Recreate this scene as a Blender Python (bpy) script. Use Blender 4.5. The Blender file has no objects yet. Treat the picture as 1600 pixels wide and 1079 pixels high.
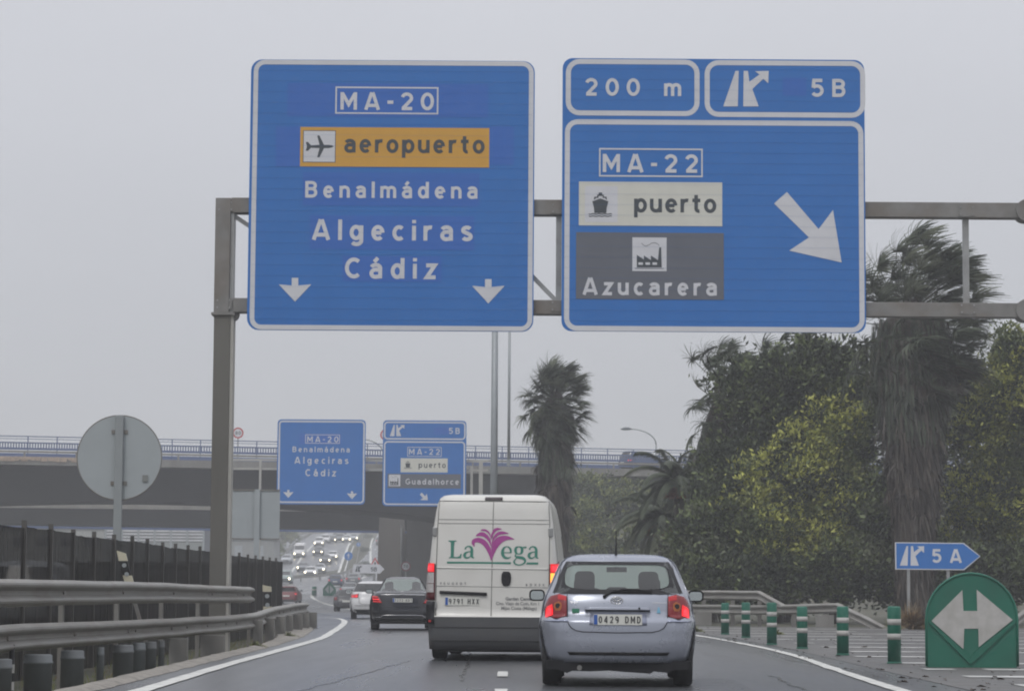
import bpy, bmesh, math, random
from math import sin, cos, pi, radians, sqrt
from mathutils import Vector, Matrix, noise
from mathutils.geometry import tessellate_polygon
random.seed(7)
S = bpy.context.scene
COL = S.collection
# ---------------------------------------------------------------- camera
FPX = 4000.0
ROLL = 0.0067
PITCH = math.atan((925 - 539.5) / FPX)
CAMP = Vector((0, 0, 1.03))
CAMM = Matrix.Rotation(pi / 2 + PITCH, 3, 'X') @ Matrix.Rotation(ROLL, 3, 'Z')
cd = bpy.data.cameras.new('camera'); cam = bpy.data.objects.new('camera', cd); COL.objects.link(cam)
cam.matrix_world = Matrix.Translation(CAMP) @ CAMM.to_4x4()
cd.sensor_width = 36; cd.lens = FPX / 1600 * 36; cd.clip_start = 0.5; cd.clip_end = 12000
cd.dof.use_dof = False
S.camera = cam
# ---------------------------------------------------------------- world, sun, exposure
SUN_EL, SUN_AZ = radians(52), radians(205)      # azimuth from +Y (the driving direction), clockwise
w = bpy.data.worlds.new("World"); S.world = w; w.use_nodes = True
nt = w.node_tree; nt.nodes.clear(); N = nt.nodes.new; L = nt.links.new
out = N('ShaderNodeOutputWorld'); bg = N('ShaderNodeBackground'); bg.inputs['Strength'].default_value = 0.1
sky = N('ShaderNodeTexSky'); sky.sky_type = 'NISHITA'; sky.sun_disc = False
sky.sun_elevation = SUN_EL; sky.sun_rotation = SUN_AZ
tc = N('ShaderNodeTexCoord'); sp = N('ShaderNodeSeparateXYZ'); L(tc.outputs['Generated'], sp.inputs[0])
mx = N('ShaderNodeMath'); mx.operation = 'MAXIMUM'; mx.inputs[1].default_value = 0; L(sp.outputs['Z'], mx.inputs[0])
ma = N('ShaderNodeMath'); ma.operation = 'MULTIPLY_ADD'; ma.inputs[1].default_value = 2.0; ma.inputs[2].default_value = 1.0; L(mx.outputs[0], ma.inputs[0])   # CIE overcast sky 1+2sin
ns = N('ShaderNodeTexNoise'); ns.inputs['Scale'].default_value = 2.2; ns.inputs['Detail'].default_value = 3
mpn = N('ShaderNodeMapping'); mpn.inputs['Scale'].default_value = (1, 1, 3.5); L(tc.outputs['Generated'], mpn.inputs[0]); L(mpn.outputs[0], ns.inputs['Vector'])
mr = N('ShaderNodeMapRange'); mr.inputs[1].default_value = .3; mr.inputs[2].default_value = .7; mr.inputs[3].default_value = .965; mr.inputs[4].default_value = 1.035; L(ns.outputs['Fac'], mr.inputs[0])
mm = N('ShaderNodeMath'); mm.operation = 'MULTIPLY'; L(ma.outputs[0], mm.inputs[0]); L(mr.outputs[0], mm.inputs[1])
vs = N('ShaderNodeVectorMath'); vs.operation = 'SCALE'; vs.inputs[0].default_value = (4.52, 4.58, 4.88); L(mm.outputs[0], vs.inputs['Scale'])
mixw = N('ShaderNodeMixRGB'); mixw.inputs[0].default_value = 0.94; L(sky.outputs[0], mixw.inputs[1]); L(vs.outputs[0], mixw.inputs[2])
L(mixw.outputs[0], bg.inputs['Color']); L(bg.outputs[0], out.inputs[0])
sl = bpy.data.lights.new('sun', 'SUN'); sl.energy = 0.9; sl.angle = radians(18); sl.color = (1, .97, .93)
so = bpy.data.objects.new('sun', sl); COL.objects.link(so)
sd = Vector((sin(SUN_AZ) * cos(SUN_EL), cos(SUN_AZ) * cos(SUN_EL), sin(SUN_EL)))
so.rotation_euler = sd.to_track_quat('Z', 'Y').to_euler(); so.location = (0, -20, 60)
S.view_settings.view_transform = 'Standard'; S.view_settings.look = 'None'
S.view_settings.exposure = 0.0; S.view_settings.gamma = 1; S.view_settings.use_curve_mapping = False
S.cycles.pixel_filter_type = 'BLACKMAN_HARRIS'; S.cycles.filter_width = 2.0
S.cycles.max_bounces = 6; S.cycles.volume_bounces = 1; S.cycles.transparent_max_bounces = 12
HAZE = 0.00105

# ---------------------------------------------------------------- helpers
def ray(px, py):
    return CAMM @ Vector(((px - 800) / FPX, (539.5 - py) / FPX, -1))
def at(px, py, Y):
    d = ray(px, py); return CAMP + d * (Y / d.y)
ZK = [(-60, 0), (0, 0), (110, 0), (174, -.27), (205, -.02), (235, .5), (308, 1.65), (350, 2.8), (400, 4.7), (444, 7.5), (500, 10.6), (600, 14.6), (700, 17.8), (780, 18.6), (900, 18.8), (5200, 18.8)]
def pchip(K, x):
    if x <= K[0][0]: return K[0][1]
    if x >= K[-1][0]: return K[-1][1]
    for i in range(len(K) - 1):
        if x <= K[i + 1][0]: break
    def sl_(j): return (K[j + 1][1] - K[j][1]) / (K[j + 1][0] - K[j][0])
    def m(j):
        if j == 0 or j == len(K) - 1: return 0 if K is ZK else sl_(min(j, len(K) - 2))
        a, b = sl_(j - 1), sl_(j)
        return 0 if a * b <= 0 else 2 * a * b / (a + b)
    h = K[i + 1][0] - K[i][0]; t = (x - K[i][0]) / h
    return (2*t**3 - 3*t*t + 1) * K[i][1] + (t**3 - 2*t*t + t) * h * m(i) + (-2*t**3 + 3*t*t) * K[i + 1][1] + (t**3 - t*t) * h * m(i + 1)
def gz(Y): return pchip(ZK, Y)
def onroad(px, py):
    lo = None; Y = 15.0
    while Y < 900:
        p = at(px, py, Y)
        if p.z <= gz(Y): return Vector((p.x, Y, gz(Y)))
        Y += .25 if Y < 120 else 1
    return Vector((at(px, py, 700).x, 700, gz(700)))
MATS = {}
def M(name, col, rough=.6, metal=0, var=.12, scale=3, bump=0, bscale=30, spec=.5, emit=0, coat=0, dirt=None, dscale=1.5, stretch=None, alpha=1, damt=.5):
    if name in MATS: return MATS[name]
    m = bpy.data.materials.new(name); m.use_nodes = True; MATS[name] = m
    t = m.node_tree; b = t.nodes['Principled BSDF']; n = t.nodes.new; l = t.links.new
    b.inputs['Roughness'].default_value = rough; b.inputs['Metallic'].default_value = metal
    b.inputs['Specular IOR Level'].default_value = spec; b.inputs['Coat Weight'].default_value = coat
    c = n('ShaderNodeTexCoord'); mp = n('ShaderNodeMapping'); l(c.outputs['Object'], mp.inputs[0])
    if stretch: mp.inputs['Scale'].default_value = stretch
    nz = n('ShaderNodeTexNoise'); nz.inputs['Scale'].default_value = scale; nz.inputs['Detail'].default_value = 6; nz.inputs['Roughness'].default_value = .65
    l(mp.outputs[0], nz.inputs['Vector'])
    cr = n('ShaderNodeMapRange'); cr.inputs[1].default_value = .3; cr.inputs[2].default_value = .7; cr.inputs[3].default_value = 1 - var; cr.inputs[4].default_value = 1 + var
    l(nz.outputs['Fac'], cr.inputs[0])
    v = n('ShaderNodeVectorMath'); v.operation = 'SCALE'; v.inputs[0].default_value = col; l(cr.outputs[0], v.inputs['Scale'])
    src = v.outputs[0]
    if dirt:
        n2 = n('ShaderNodeTexNoise'); n2.inputs['Scale'].default_value = dscale; n2.inputs['Detail'].default_value = 8; l(mp.outputs[0], n2.inputs['Vector'])
        r2 = n('ShaderNodeMapRange'); r2.inputs[1].default_value = .45; r2.inputs[2].default_value = .68; r2.inputs[4].default_value = damt; l(n2.outputs['Fac'], r2.inputs[0])
        mi = n('ShaderNodeMixRGB'); l(r2.outputs[0], mi.inputs[0]); l(src, mi.inputs[1]); mi.inputs[2].default_value = (*dirt, 1); src = mi.outputs[0]
    l(src, b.inputs['Base Color'])
    rr = n('ShaderNodeMapRange'); rr.inputs[1].default_value = .3; rr.inputs[2].default_value = .7; rr.inputs[3].default_value = max(.03, rough - .08); rr.inputs[4].default_value = min(1, rough + .1)
    l(nz.outputs['Fac'], rr.inputs[0]); l(rr.outputs[0], b.inputs['Roughness'])
    if bump:
        n3 = n('ShaderNodeTexNoise'); n3.inputs['Scale'].default_value = bscale; n3.inputs['Detail'].default_value = 5; l(mp.outputs[0], n3.inputs['Vector'])
        bp = n('ShaderNodeBump'); bp.inputs['Strength'].default_value = bump; bp.inputs['Distance'].default_value = .02; l(n3.outputs['Fac'], bp.inputs['Height']); l(bp.outputs[0], b.inputs['Normal'])
    if emit:
        b.inputs['Emission Color'].default_value = (*col, 1); b.inputs['Emission Strength'].default_value = emit
    if alpha < 1: b.inputs['Alpha'].default_value = alpha
    return m
def glassmat(name, tint, gloss=.12, fog=0.0):
    if name in MATS: return MATS[name]
    m = bpy.data.materials.new(name); m.use_nodes = True; MATS[name] = m
    t = m.node_tree; t.nodes.clear(); n = t.nodes.new; l = t.links.new
    o = n('ShaderNodeOutputMaterial'); tr = n('ShaderNodeBsdfTransparent'); tr.inputs[0].default_value = (*tint, 1)
    g = n('ShaderNodeBsdfGlossy'); g.inputs['Roughness'].default_value = .12
    lw = n('ShaderNodeLayerWeight'); pw_ = n('ShaderNodeMath'); pw_.operation = 'POWER'; pw_.inputs[1].default_value = 4; l(lw.outputs['Facing'], pw_.inputs[0]); fr = n('ShaderNodeMath'); fr.operation = 'MULTIPLY_ADD'; fr.inputs[1].default_value = .75; fr.inputs[2].default_value = .035; l(pw_.outputs[0], fr.inputs[0])
    a = n('ShaderNodeMath'); a.operation = 'ADD'; a.use_clamp = True; a.inputs[1].default_value = gloss; l(fr.outputs[0], a.inputs[0])
    if fog:      # misted, wet glass
        tl = n('ShaderNodeBsdfTranslucent'); tl.inputs[0].default_value = (.75, .82, .78, 1); df = n('ShaderNodeBsdfDiffuse'); df.inputs[0].default_value = (.45, .5, .48, 1)
        m1 = n('ShaderNodeMixShader'); m1.inputs[0].default_value = .35; l(tl.outputs[0], m1.inputs[1]); l(df.outputs[0], m1.inputs[2])
        m2 = n('ShaderNodeMixShader'); m2.inputs[0].default_value = fog; l(tr.outputs[0], m2.inputs[1]); l(m1.outputs[0], m2.inputs[2]); tr = m2
    mi = n('ShaderNodeMixShader'); l(a.outputs[0], mi.inputs[0]); l(tr.outputs[0], mi.inputs[1]); l(g.outputs[0], mi.inputs[2]); l(mi.outputs[0], o.inputs[0])
    return m
def mesh(name, vs_, fs, mat, parent=None, smooth=False, loc=None, mi=None):
    me = bpy.data.meshes.new(name); me.from_pydata([tuple(v) for v in vs_], [], fs)
    for x in (mat if isinstance(mat, (list, tuple)) else [mat]): me.materials.append(x)
    if mi: me.polygons.foreach_set('material_index', mi)
    if smooth: me.polygons.foreach_set('use_smooth', [True] * len(me.polygons))
    me.update()
    o = bpy.data.objects.new(name, me); COL.objects.link(o)
    if parent: o.parent = parent
    if loc is not None: o.location = loc
    return o
def empty(name, label, cat, loc=(0, 0, 0), rz=0, group=None):
    o = bpy.data.objects.new(name, None); COL.objects.link(o); o.empty_display_size = .3
    o.location = loc; o.rotation_euler = (0, 0, rz); o['label'] = label; o['category'] = cat
    if group: o['group'] = group
    return o
def tag(o, label=None, cat=None, group=None, kind=None):
    if label: o['label'] = label
    if cat: o['category'] = cat
    if group: o['group'] = group
    if kind: o['kind'] = kind
    return o
class MB:
    def __init__(s): s.v = []; s.f = []
    def add(s, vs_, fs):
        k = len(s.v); s.v += [Vector(v) for v in vs_]; s.f += [tuple(i + k for i in f) for f in fs]; return s
    def box(s, x0, x1, y0, y1, z0, z1):
        return s.add([(x0, y0, z0), (x1, y0, z0), (x1, y1, z0), (x0, y1, z0), (x0, y0, z1), (x1, y0, z1), (x1, y1, z1), (x0, y1, z1)],
                     [(0, 3, 2, 1), (4, 5, 6, 7), (0, 1, 5, 4), (1, 2, 6, 5), (2, 3, 7, 6), (3, 0, 4, 7)])
    def beam(s, a, b, w_, h_, up=(0, 0, 1)):
        a, b = Vector(a), Vector(b); d = (b - a).normalized(); u = Vector(up)
        if abs(d.dot(u)) > .95: u = Vector((0, 1, 0))
        r = d.cross(u).normalized(); u = r.cross(d)
        P = [p + r * (i * w_ / 2) + u * (j * h_ / 2) for p in (a, b) for i, j in ((-1, -1), (1, -1), (1, 1), (-1, 1))]
        return s.add(P, [(0, 1, 2, 3), (7, 6, 5, 4), (0, 4, 5, 1), (1, 5, 6, 2), (2, 6, 7, 3), (3, 7, 4, 0)])
    def tube(s, pts, rs, n=10, cap=True):
        pts = [Vector(p) for p in pts]; rs = rs if isinstance(rs, (list, tuple)) else [rs] * len(pts); k = len(s.v); u = None
        for i, p in enumerate(pts):
            d = (pts[min(i + 1, len(pts) - 1)] - pts[max(i - 1, 0)]).normalized()
            if u is None: u = d.orthogonal().normalized()
            u = (u - d * u.dot(d)).normalized(); r = d.cross(u)
            for j in range(n):
                t = 2 * pi * j / n; s.v.append(p + (u * cos(t) + r * sin(t)) * rs[i])
        for i in range(len(pts) - 1):
            for j in range(n):
                a = k + i * n + j; b = k + i * n + (j + 1) % n; s.f.append((a, b, b + n, a + n))
        if cap:
            s.f.append(tuple(range(k + n - 1, k - 1, -1))); s.f.append(tuple(range(len(s.v) - n, len(s.v))))
        return s
    def lathe(s, prof, c=(0, 0, 0), n=20, axis='z'):
        k = len(s.v); c = Vector(c)
        for r, h in prof:
            for j in range(n):
                t = 2 * pi * j / n
                s.v.append(c + (Vector((r * cos(t), r * sin(t), h)) if axis == 'z' else Vector((h, r * cos(t), r * sin(t))) if axis == 'x' else Vector((r * sin(t), h, r * cos(t)))))
        for i in range(len(prof) - 1):
            for j in range(n):
                a = k + i * n + j; b = k + i * n + (j + 1) % n; s.f.append((a, b, b + n, a + n))
        s.f.append(tuple(range(k + n - 1, k - 1, -1))); s.f.append(tuple(range(len(s.v) - n, len(s.v))))
        return s
    def poly(s, pts3):      # flat polygon from 3-D points (tessellated)
        k = len(s.v); s.v += [Vector(p) for p in pts3]
        for t in tessellate_polygon([[Vector(p) for p in pts3]]): s.f.append(tuple(i + k for i in t))
        return s
    def prism(s, pts2, y0, y1):      # outline in XZ extruded along Y
        n = len(pts2); k = len(s.v)
        s.v += [Vector((x, y0, z)) for x, z in pts2] + [Vector((x, y1, z)) for x, z in pts2]
        T = tessellate_polygon([[Vector((x, z, 0)) for x, z in pts2]])
        s.f += [tuple(i + k for i in t) for t in T] + [tuple(i + k + n for i in reversed(t)) for t in T]
        s.f += [(k + i, k + (i + 1) % n, k + n + (i + 1) % n, k + n + i) for i in range(n)]
        return s
    def obj(s, name, mat, parent=None, smooth=False, loc=None, bevel=0, fix=False):
        o = mesh(name, s.v, s.f, mat, parent, smooth, loc)
        if fix:
            b = bmesh.new(); b.from_mesh(o.data); bmesh.ops.recalc_face_normals(b, faces=b.faces); b.to_mesh(o.data); b.free()
        if bevel:
            m = o.modifiers.new('bevel', 'BEVEL'); m.width = bevel; m.segments = 2; m.limit_method = 'ANGLE'
        return o
def smooth2(P, closed=True, k=4):
    o = []; n = len(P)
    for i in range(n if closed else n - 1):
        p0, p1, p2, p3 = (P[(i + j) % n] if closed else P[max(0, min(n - 1, i + j))] for j in (-1, 0, 1, 2))
        for q in range(k):
            t = q / k
            o.append(tuple(.5 * (2 * b + (c - a) * t + (2 * a - 5 * b + 4 * c - d) * t * t + (3 * b - a - 3 * c + d) * t ** 3) for a, b, c, d in zip(p0, p1, p2, p3)))
    if not closed: o.append(tuple(P[-1]))
    return o
def rrect(x0, z0, x1, z1, r, k=6):
    o = []
    for cx, cz, a in ((x1 - r, z1 - r, 0), (x0 + r, z1 - r, 90), (x0 + r, z0 + r, 180), (x1 - r, z0 + r, 270)):
        for i in range(k + 1):
            t = radians(a + 90 * i / k); o.append((cx + r * cos(t), cz + r * sin(t)))
    return o
def ringpts(outer, inner, f):      # strip between two outlines with equal counts
    n = len(outer); v = [f(*p) for p in outer] + [f(*p) for p in inner]
    return v, [(i, (i + 1) % n, n + (i + 1) % n, n + i) for i in range(n)]
_tc = {}
def textmesh(txt, spacing=1.0, offset=0.018):
    key = (txt, round(spacing, 4), offset)
    if key in _tc: return _tc[key]
    c = bpy.data.curves.new('t', 'FONT'); c.body = txt; c.size = 1; c.space_character = spacing; c.offset = offset; c.resolution_u = 3
    o = bpy.data.objects.new('t', c); COL.objects.link(o)
    dg = bpy.context.evaluated_depsgraph_get(); e = o.evaluated_get(dg); me = e.to_mesh()
    V = [v.co.copy() for v in me.vertices]; F = [tuple(p.vertices) for p in me.polygons]
    e.to_mesh_clear(); bpy.data.objects.remove(o); bpy.data.curves.remove(c)
    _tc[key] = (V, F); return V, F
def capheight(offset): 
    V, F = textmesh('H', 1, offset); return max(v.y for v in V), min(v.y for v in V)
def text2(txt, x0, x1, zb, h, offset=.018, xs=1.0, fit=True):
    """text as 2-D verts: spans x0..x1, baseline zb, capital height h"""
    c1, c0 = capheight(offset); k = h / (c1 - c0)
    def wid(sp):
        V, F = textmesh(txt, sp, offset); return (max(v.x for v in V) - min(v.x for v in V)) * k * xs
    sp = 1.0
    if fit and len(txt) > 1:
        a, b = wid(1.0), wid(1.5)
        if abs(b - a) > 1e-6: sp = 1 + .5 * ((x1 - x0) - a) / (b - a)
        sp = max(.8, min(3, sp))
    V, F = textmesh(txt, sp, offset)
    mn = min(v.x for v in V); mw = (max(v.x for v in V) - mn) * k * xs; q = xs * (x1 - x0) / mw
    return [(x0 + (v.x - mn) * k * q, zb + (v.y - c0) * k) for v in V], F
# ---------------------------------------------------------------- road sign lettering built from strokes (cap height 1)
def arc(cx, cy, rx, ry, a0, a1, n=14): return [(cx + rx * cos(radians(a0 + (a1 - a0) * i / n)), cy + ry * sin(radians(a0 + (a1 - a0) * i / n))) for i in range(n + 1)]
def oval(cx, cy, rx, ry): return arc(cx, cy, rx, ry, 90, 450, 28)
_nar = lambda s, x=0: [(s, 0), (s, 1)]
GL_ = {
 'M': (.84, [[(.08, 0), (.08, 1)], [(.76, 0), (.76, 1)], [(.10, .93), (.42, .30), (.74, .93)]]),
 'A': (.82, [[(.085, 0), (.385, 1)], [(.735, 0), (.435, 1)], [(.19, .25), (.63, .25)]]),
 'B': (.66, [[(.08, 0), (.08, 1)], [(.08, .915), (.36, .915)] + arc(.36, .725, .19, .19, 90, -90, 8) + [(.08, .535)], [(.08, .535), (.37, .535)] + arc(.37, .31, .205, .225, 90, -90, 8) + [(.08, .085)]]),
 'C': (.70, [arc(.39, .5, .31, .415, 48, 312, 22)]),
 'G': (.76, [arc(.40, .5, .32, .415, 48, 325, 22) + [(.68, .44), (.44, .44)]]),
 'D': (.70, [[(.08, 0), (.08, 1)], [(.08, .915), (.30, .915)] + arc(.30, .5, .31, .415, 90, -90, 14) + [(.08, .085)]]),
 'H': (.70, [[(.08, 0), (.08, 1)], [(.62, 0), (.62, 1)], [(.08, .5), (.62, .5)]]),
 'X': (.70, [[(.09, 0), (.61, 1)], [(.61, 0), (.09, 1)]]), 'Z': (.66, [[(.06, .915), (.58, .915), (.08, .085), (.60, .085)]]), 'K': (.7, [[(.08, 0), (.08, 1)], [(.62, 1), (.1, .42)], [(.28, .6), (.64, 0)]]),
 'T': (.66, [[(.33, 0), (.33, .85)], [(.02, .915), (.64, .915)]]),
 '0': (.68, [oval(.34, .5, .255, .415)]),
 '1': (.42, [[(.26, 0), (.26, 1)], [(.24, .93), (.06, .74)]]),
 '2': (.66, [arc(.32, .68, .235, .235, 165, -28, 14) + [(.12, .10)], [(.06, .085), (.60, .085)]]),
 '3': (.66, [arc(.31, .71, .23, .205, 150, -90, 14), arc(.31, .30, .25, .215, 90, -155, 14)]),
 '4': (.72, [[(.50, 0), (.50, 1)], [(.47, .95), (.09, .33)], [(.03, .27), (.66, .27)]]),
 '5': (.66, [[(.58, .915), (.155, .915), (.12, .50)] , [(.12, .52)] + arc(.31, .345, .25, .26, 118, -148, 16)]),
 '7': (.62, [[(.04, .915), (.55, .915), (.22, 0)]]),
 '8': (.66, [oval(.33, .72, .20, .195), oval(.33, .30, .245, .215)]),
 '9': (.68, [oval(.33, .67, .24, .245), arc(.33, .5, .245, .415, 22, -100, 12)]),
 '6': (.68, [oval(.35, .33, .24, .245)]),
 '-': (.30, [[(.0, .44), (.30, .44)]]),
 'a': (.56, [arc(.27, .50, .20, .155, 160, 0, 10) + [(.47, 0)], [(.47, .42), (.26, .42)] + arc(.26, .245, .18, .175, 90, 270, 10) + [(.40, .09), (.47, .16)]]),
 'c': (.52, [arc(.29, .36, .21, .29, 48, 312, 18)]),
 'd': (.60, [oval(.28, .36, .20, .29), [(.51, 0), (.51, 1)]]),
 'e': (.58, [[(.11, .365), (.44, .365)], arc(.29, .36, .205, .29, 1, 315, 20)]),
 'g': (.60, [oval(.28, .37, .20, .28), [(.51, .72), (.51, -.03)] + arc(.30, -.03, .21, .17, 0, -150, 10)]),
 'h': (.56, [[(.075, 0), (.075, 1)], [(.075, .40)] + arc(.275, .44, .205, .21, 170, 0, 10) + [(.48, 0)]]),
 'i': (.15, [[(.075, 0), (.075, .72)], [(.075, .84), (.075, 1.0)]]),
 'l': (.15, [[(.075, 0), (.075, 1)]]),
 'm': (.86, [[(.075, 0), (.075, .72)], [(.075, .42)] + arc(.255, .47, .175, .18, 170, 0, 10) + [(.43, 0)], [(.43, .42)] + arc(.61, .47, .175, .18, 170, 0, 10) + [(.785, 0)]]),
 'n': (.56, [[(.075, 0), (.075, .72)], [(.075, .40)] + arc(.275, .44, .205, .21, 170, 0, 10) + [(.48, 0)]]),
 'o': (.58, [oval(.29, .36, .21, .29)]),
 'p': (.60, [oval(.32, .36, .20, .29), [(.075, -.28), (.075, .72)]]),
 'r': (.38, [[(.075, 0), (.075, .72)], [(.075, .38)] + arc(.29, .42, .21, .225, 165, 70, 8)]),
 's': (.50, [arc(.255, .515, .165, .135, 30, 215, 10) + [(.34, .335)] + arc(.255, .205, .175, .135, 35, -155, 10)]),
 't': (.42, [[(.20, .93), (.20, .25)] + arc(.33, .22, .13, .145, 180, 285, 6), [(.02, .645), (.40, .645)]]),
 'u': (.56, [[(.48, 0), (.48, .72)], [(.075, .72)] + [(.075, .28)] + arc(.275, .28, .20, .205, 180, 350, 10)]),
 'z': (.50, [[(.04, .65), (.42, .65), (.07, .07), (.46, .07)]]),
}
GL_['á'] = (.56, GL_['a'][1] + [[(.20, .80), (.36, 1.0)]])
def ribbon2(P, w_):
    n = len(P); closed = n > 8 and abs(P[0][0] - P[-1][0]) < 1e-6 and abs(P[0][1] - P[-1][1]) < 1e-6; V = []
    for i in range(n):
        a = P[i - 1] if i else (P[-2] if closed else P[0]); b = P[i]; c = P[i + 1] if i < n - 1 else (P[1] if closed else P[-1])
        d1 = Vector((b[0] - a[0], b[1] - a[1])); d2 = Vector((c[0] - b[0], c[1] - b[1]))
        d1 = d1.normalized() if d1.length > 1e-9 else d2.normalized(); d2 = d2.normalized() if d2.length > 1e-9 else d1
        t = (d1 + d2); t = t.normalized() if t.length > 1e-6 else d1; nn = Vector((-t.y, t.x)); k = 1 / max(.45, nn.dot(Vector((-d1.y, d1.x)))); V += [Vector(b) + nn * (w_ / 2 * k), Vector(b) - nn * (w_ / 2 * k)]
    return V, [(2 * i, 2 * i + 1, 2 * i + 3, 2 * i + 2) for i in range(n - 1)]
def strokes(txt, x0, x1, zb, h, w_=.155, xs=1.0, lift=.0004):
    """per letter: (verts (x, lift, z), faces); letters keep their shape, the gaps are fitted to the span"""
    ws = [(.45 if c == ' ' else GL_[c][0]) * h * xs for c in txt]; gap = ((x1 - x0) - sum(ws)) / max(1, len(txt) - 1); out_ = []; x = x0
    if len(txt) == 1: x = (x0 + x1 - ws[0]) / 2
    if gap < .03 * h and len(txt) > 1: f = (x1 - x0 - .06 * h * (len(txt) - 1)) / sum(ws); ws = [q * f for q in ws]; xs *= f; gap = .06 * h
    for c, q in zip(txt, ws):
        if c != ' ':
            V = []; F = []
            for i, P in enumerate(GL_[c][1]):
                v, f = ribbon2([(px * xs, pz) for px, pz in P], w_); k = len(V); V += [(x + p.x * h, i * lift, zb + p.y * h) for p in v]; F += [tuple(k + j for j in ff) for ff in f]
            out_.append((V, F))
        x += q + gap
    return out_
# ---------------------------------------------------------------- materials
asphalt = M('wet asphalt', (.070, .073, .078), .30, var=.14, scale=.6, bump=.05, bscale=45, spec=.5, dirt=(.050, .052, .056), dscale=.3, stretch=(1, .07, 1))
shoulder = M('gritty asphalt', (.085, .083, .08), .5, var=.15, scale=2.2, bump=.3, bscale=40, dirt=(.11, .10, .09), dscale=.7)
paint = M('road paint', (.62, .62, .58), .45, var=.12, scale=6, dirt=(.22, .22, .21), dscale=4, damt=.55)
paint_old = M('worn road paint', (.52, .52, .50), .45, var=.2, scale=4, dirt=(.12, .12, .12), dscale=2.2, damt=.35)
grass = M('rough verge', (.055, .058, .036), .9, var=.4, scale=.7, bump=.8, bscale=8, dirt=(.12, .10, .07), dscale=.5)
grit = M('pale kerb grit', (.26, .24, .21), .8, var=.3, scale=9, bump=.9, bscale=35, dirt=(.10, .095, .085), dscale=3)
concrete = M('stained concrete', (.21, .205, .19), .8, var=.15, scale=1.5, bump=.4, bscale=20, dirt=(.12, .11, .10), dscale=.8, stretch=(1, 1, .3))
darkgird = M('near black girder', (.008, .0085, .0095), .85, var=.2, scale=.6, spec=.1, dirt=(.026, .025, .024), dscale=.4)  # near-black base colour with slightly lighter mottling
pierm = M('brown stained concrete', (.12, .108, .094), .85, var=.2, scale=.8, dirt=(.08, .075, .065), dscale=.5, stretch=(1, 1, .3))
rust = M('flaked concrete edge', (.40, .31, .24), .85, var=.3, scale=4)
bluep = M('blue railing paint', (.065, .105, .23), .5, var=.15)
galv = M('galvanised steel', (.33, .335, .33), .48, metal=.55, var=.12, scale=3, dirt=(.15, .14, .12), dscale=2)
galvd = M('dull galvanised steel', (.21, .205, .195), .6, metal=.25, var=.2, scale=2, dirt=(.15, .115, .085), dscale=1.1, damt=.7)
railm = M('weathered rail steel', (.235, .228, .21), .5, metal=.25, var=.18, scale=2.5, dirt=(.15, .13, .11), dscale=1.6, bump=.1, bscale=12)
postm = M('weathered column steel', (.135, .13, .115), .6, metal=.25, var=.14, scale=1.5, dirt=(.09, .085, .07), dscale=.9, stretch=(1, 1, .25))
polem = M('lamp pole steel', (.26, .28, .29), .5, metal=.5, var=.1)
black = M('black plastic', (.012, .012, .013), .55, var=.1, spec=.3)
rubber = M('tyre rubber', (.022, .022, .023), .8, var=.2, scale=12)
greybk = M('sign back aluminium', (.33, .36, .37), .6, metal=0, var=.05, scale=2)

# ---------------------------------------------------------------- ground
def sstep(a, b, x): t = min(1, max(0, (x - a) / (b - a))); return t * t * (3 - 2 * t)
def terrain(X, Y):
    z = gz(Y) - .03
    z -= .33 * sstep(-4.45, -4.95, X) * (1 - sstep(72, 90, Y)) * (1 - sstep(-9, -14, X))
    bank = sstep(150, 203, Y) * (1 - sstep(214, 260, Y)) * sstep(-2.5, 6, X)
    if bank > 0: z = max(z, gz(Y) - .03 + 8.6 * bank + (.35 * noise.noise(Vector((X * .3, Y * .2, 0))) if bank > 0 else 0))
    if Y > 90: z += .25 * sstep(20, 60, abs(X)) * noise.noise(Vector((X * .05, Y * .03, 3)))
    return z
xs = [-5200, -2500, -1200, -600, -350, -220, -150, -110, -85, -70, -58, -50, -44, -38, -32, -26, -22, -18, -15, -12, -10, -9, -7.5, -6, -5.2, -4.95, -4.8, -4.7, -4.6, -4.5, -4.4, -3, -2, -1, 0, 1, 2, 3, 4, 5, 6, 8, 10, 13, 16, 20, 25, 32, 40, 52, 70, 100, 150, 250, 400, 700, 1300, 2600, 5200]
ys = [-60, -20, 0, 10, 18] + [20 + 3 * i for i in range(80)] + [260 + 8 * i for i in range(70)] + [820, 900, 1100, 1500, 2200, 3400, 5200]
V = [(x, y, terrain(x, y)) for y in ys for x in xs]; nx = len(xs)
F = [(j * nx + i, j * nx + i + 1, (j + 1) * nx + i + 1, (j + 1) * nx + i) for j in range(len(ys) - 1) for i in range(nx - 1)]
g = mesh('ground', V, F, grass, smooth=True); g['kind'] = 'structure'

def lerpK(K, Y):
    if Y <= K[0][0]: return K[0][1:]
    for a, b in zip(K, K[1:]):
        if Y <= b[0]:
            t = (Y - a[0]) / (b[0] - a[0]); return tuple(p + (q - p) * t for p, q in zip(a[1:], b[1:]))
    return K[-1][1:]
def strip(name, K, dz, mat, y0=None, y1=None, step=2.0, cols=4, parent=None, zf=None, kind='structure'):
    y0 = K[0][0] if y0 is None else y0; y1 = K[-1][0] if y1 is None else y1
    n = max(2, int((y1 - y0) / step) + 1); V = []; F = []
    for j in range(n):
        Y = y0 + (y1 - y0) * j / (n - 1); a, b = lerpK(K, Y)
        for i in range(cols): 
            X = a + (b - a) * i / (cols - 1); V.append((X, Y, (zf(X, Y) if zf else gz(Y)) + dz))
    for j in range(n - 1):
        for i in range(cols - 1):
            k = j * cols + i; F.append((k, k + 1, k + cols + 1, k + cols))
    o = mesh(name, V, F, mat, parent, True)
    if not parent and kind: o['kind'] = kind
    return o
def pline(pts, k=6): return smooth2(pts, False, k)
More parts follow.
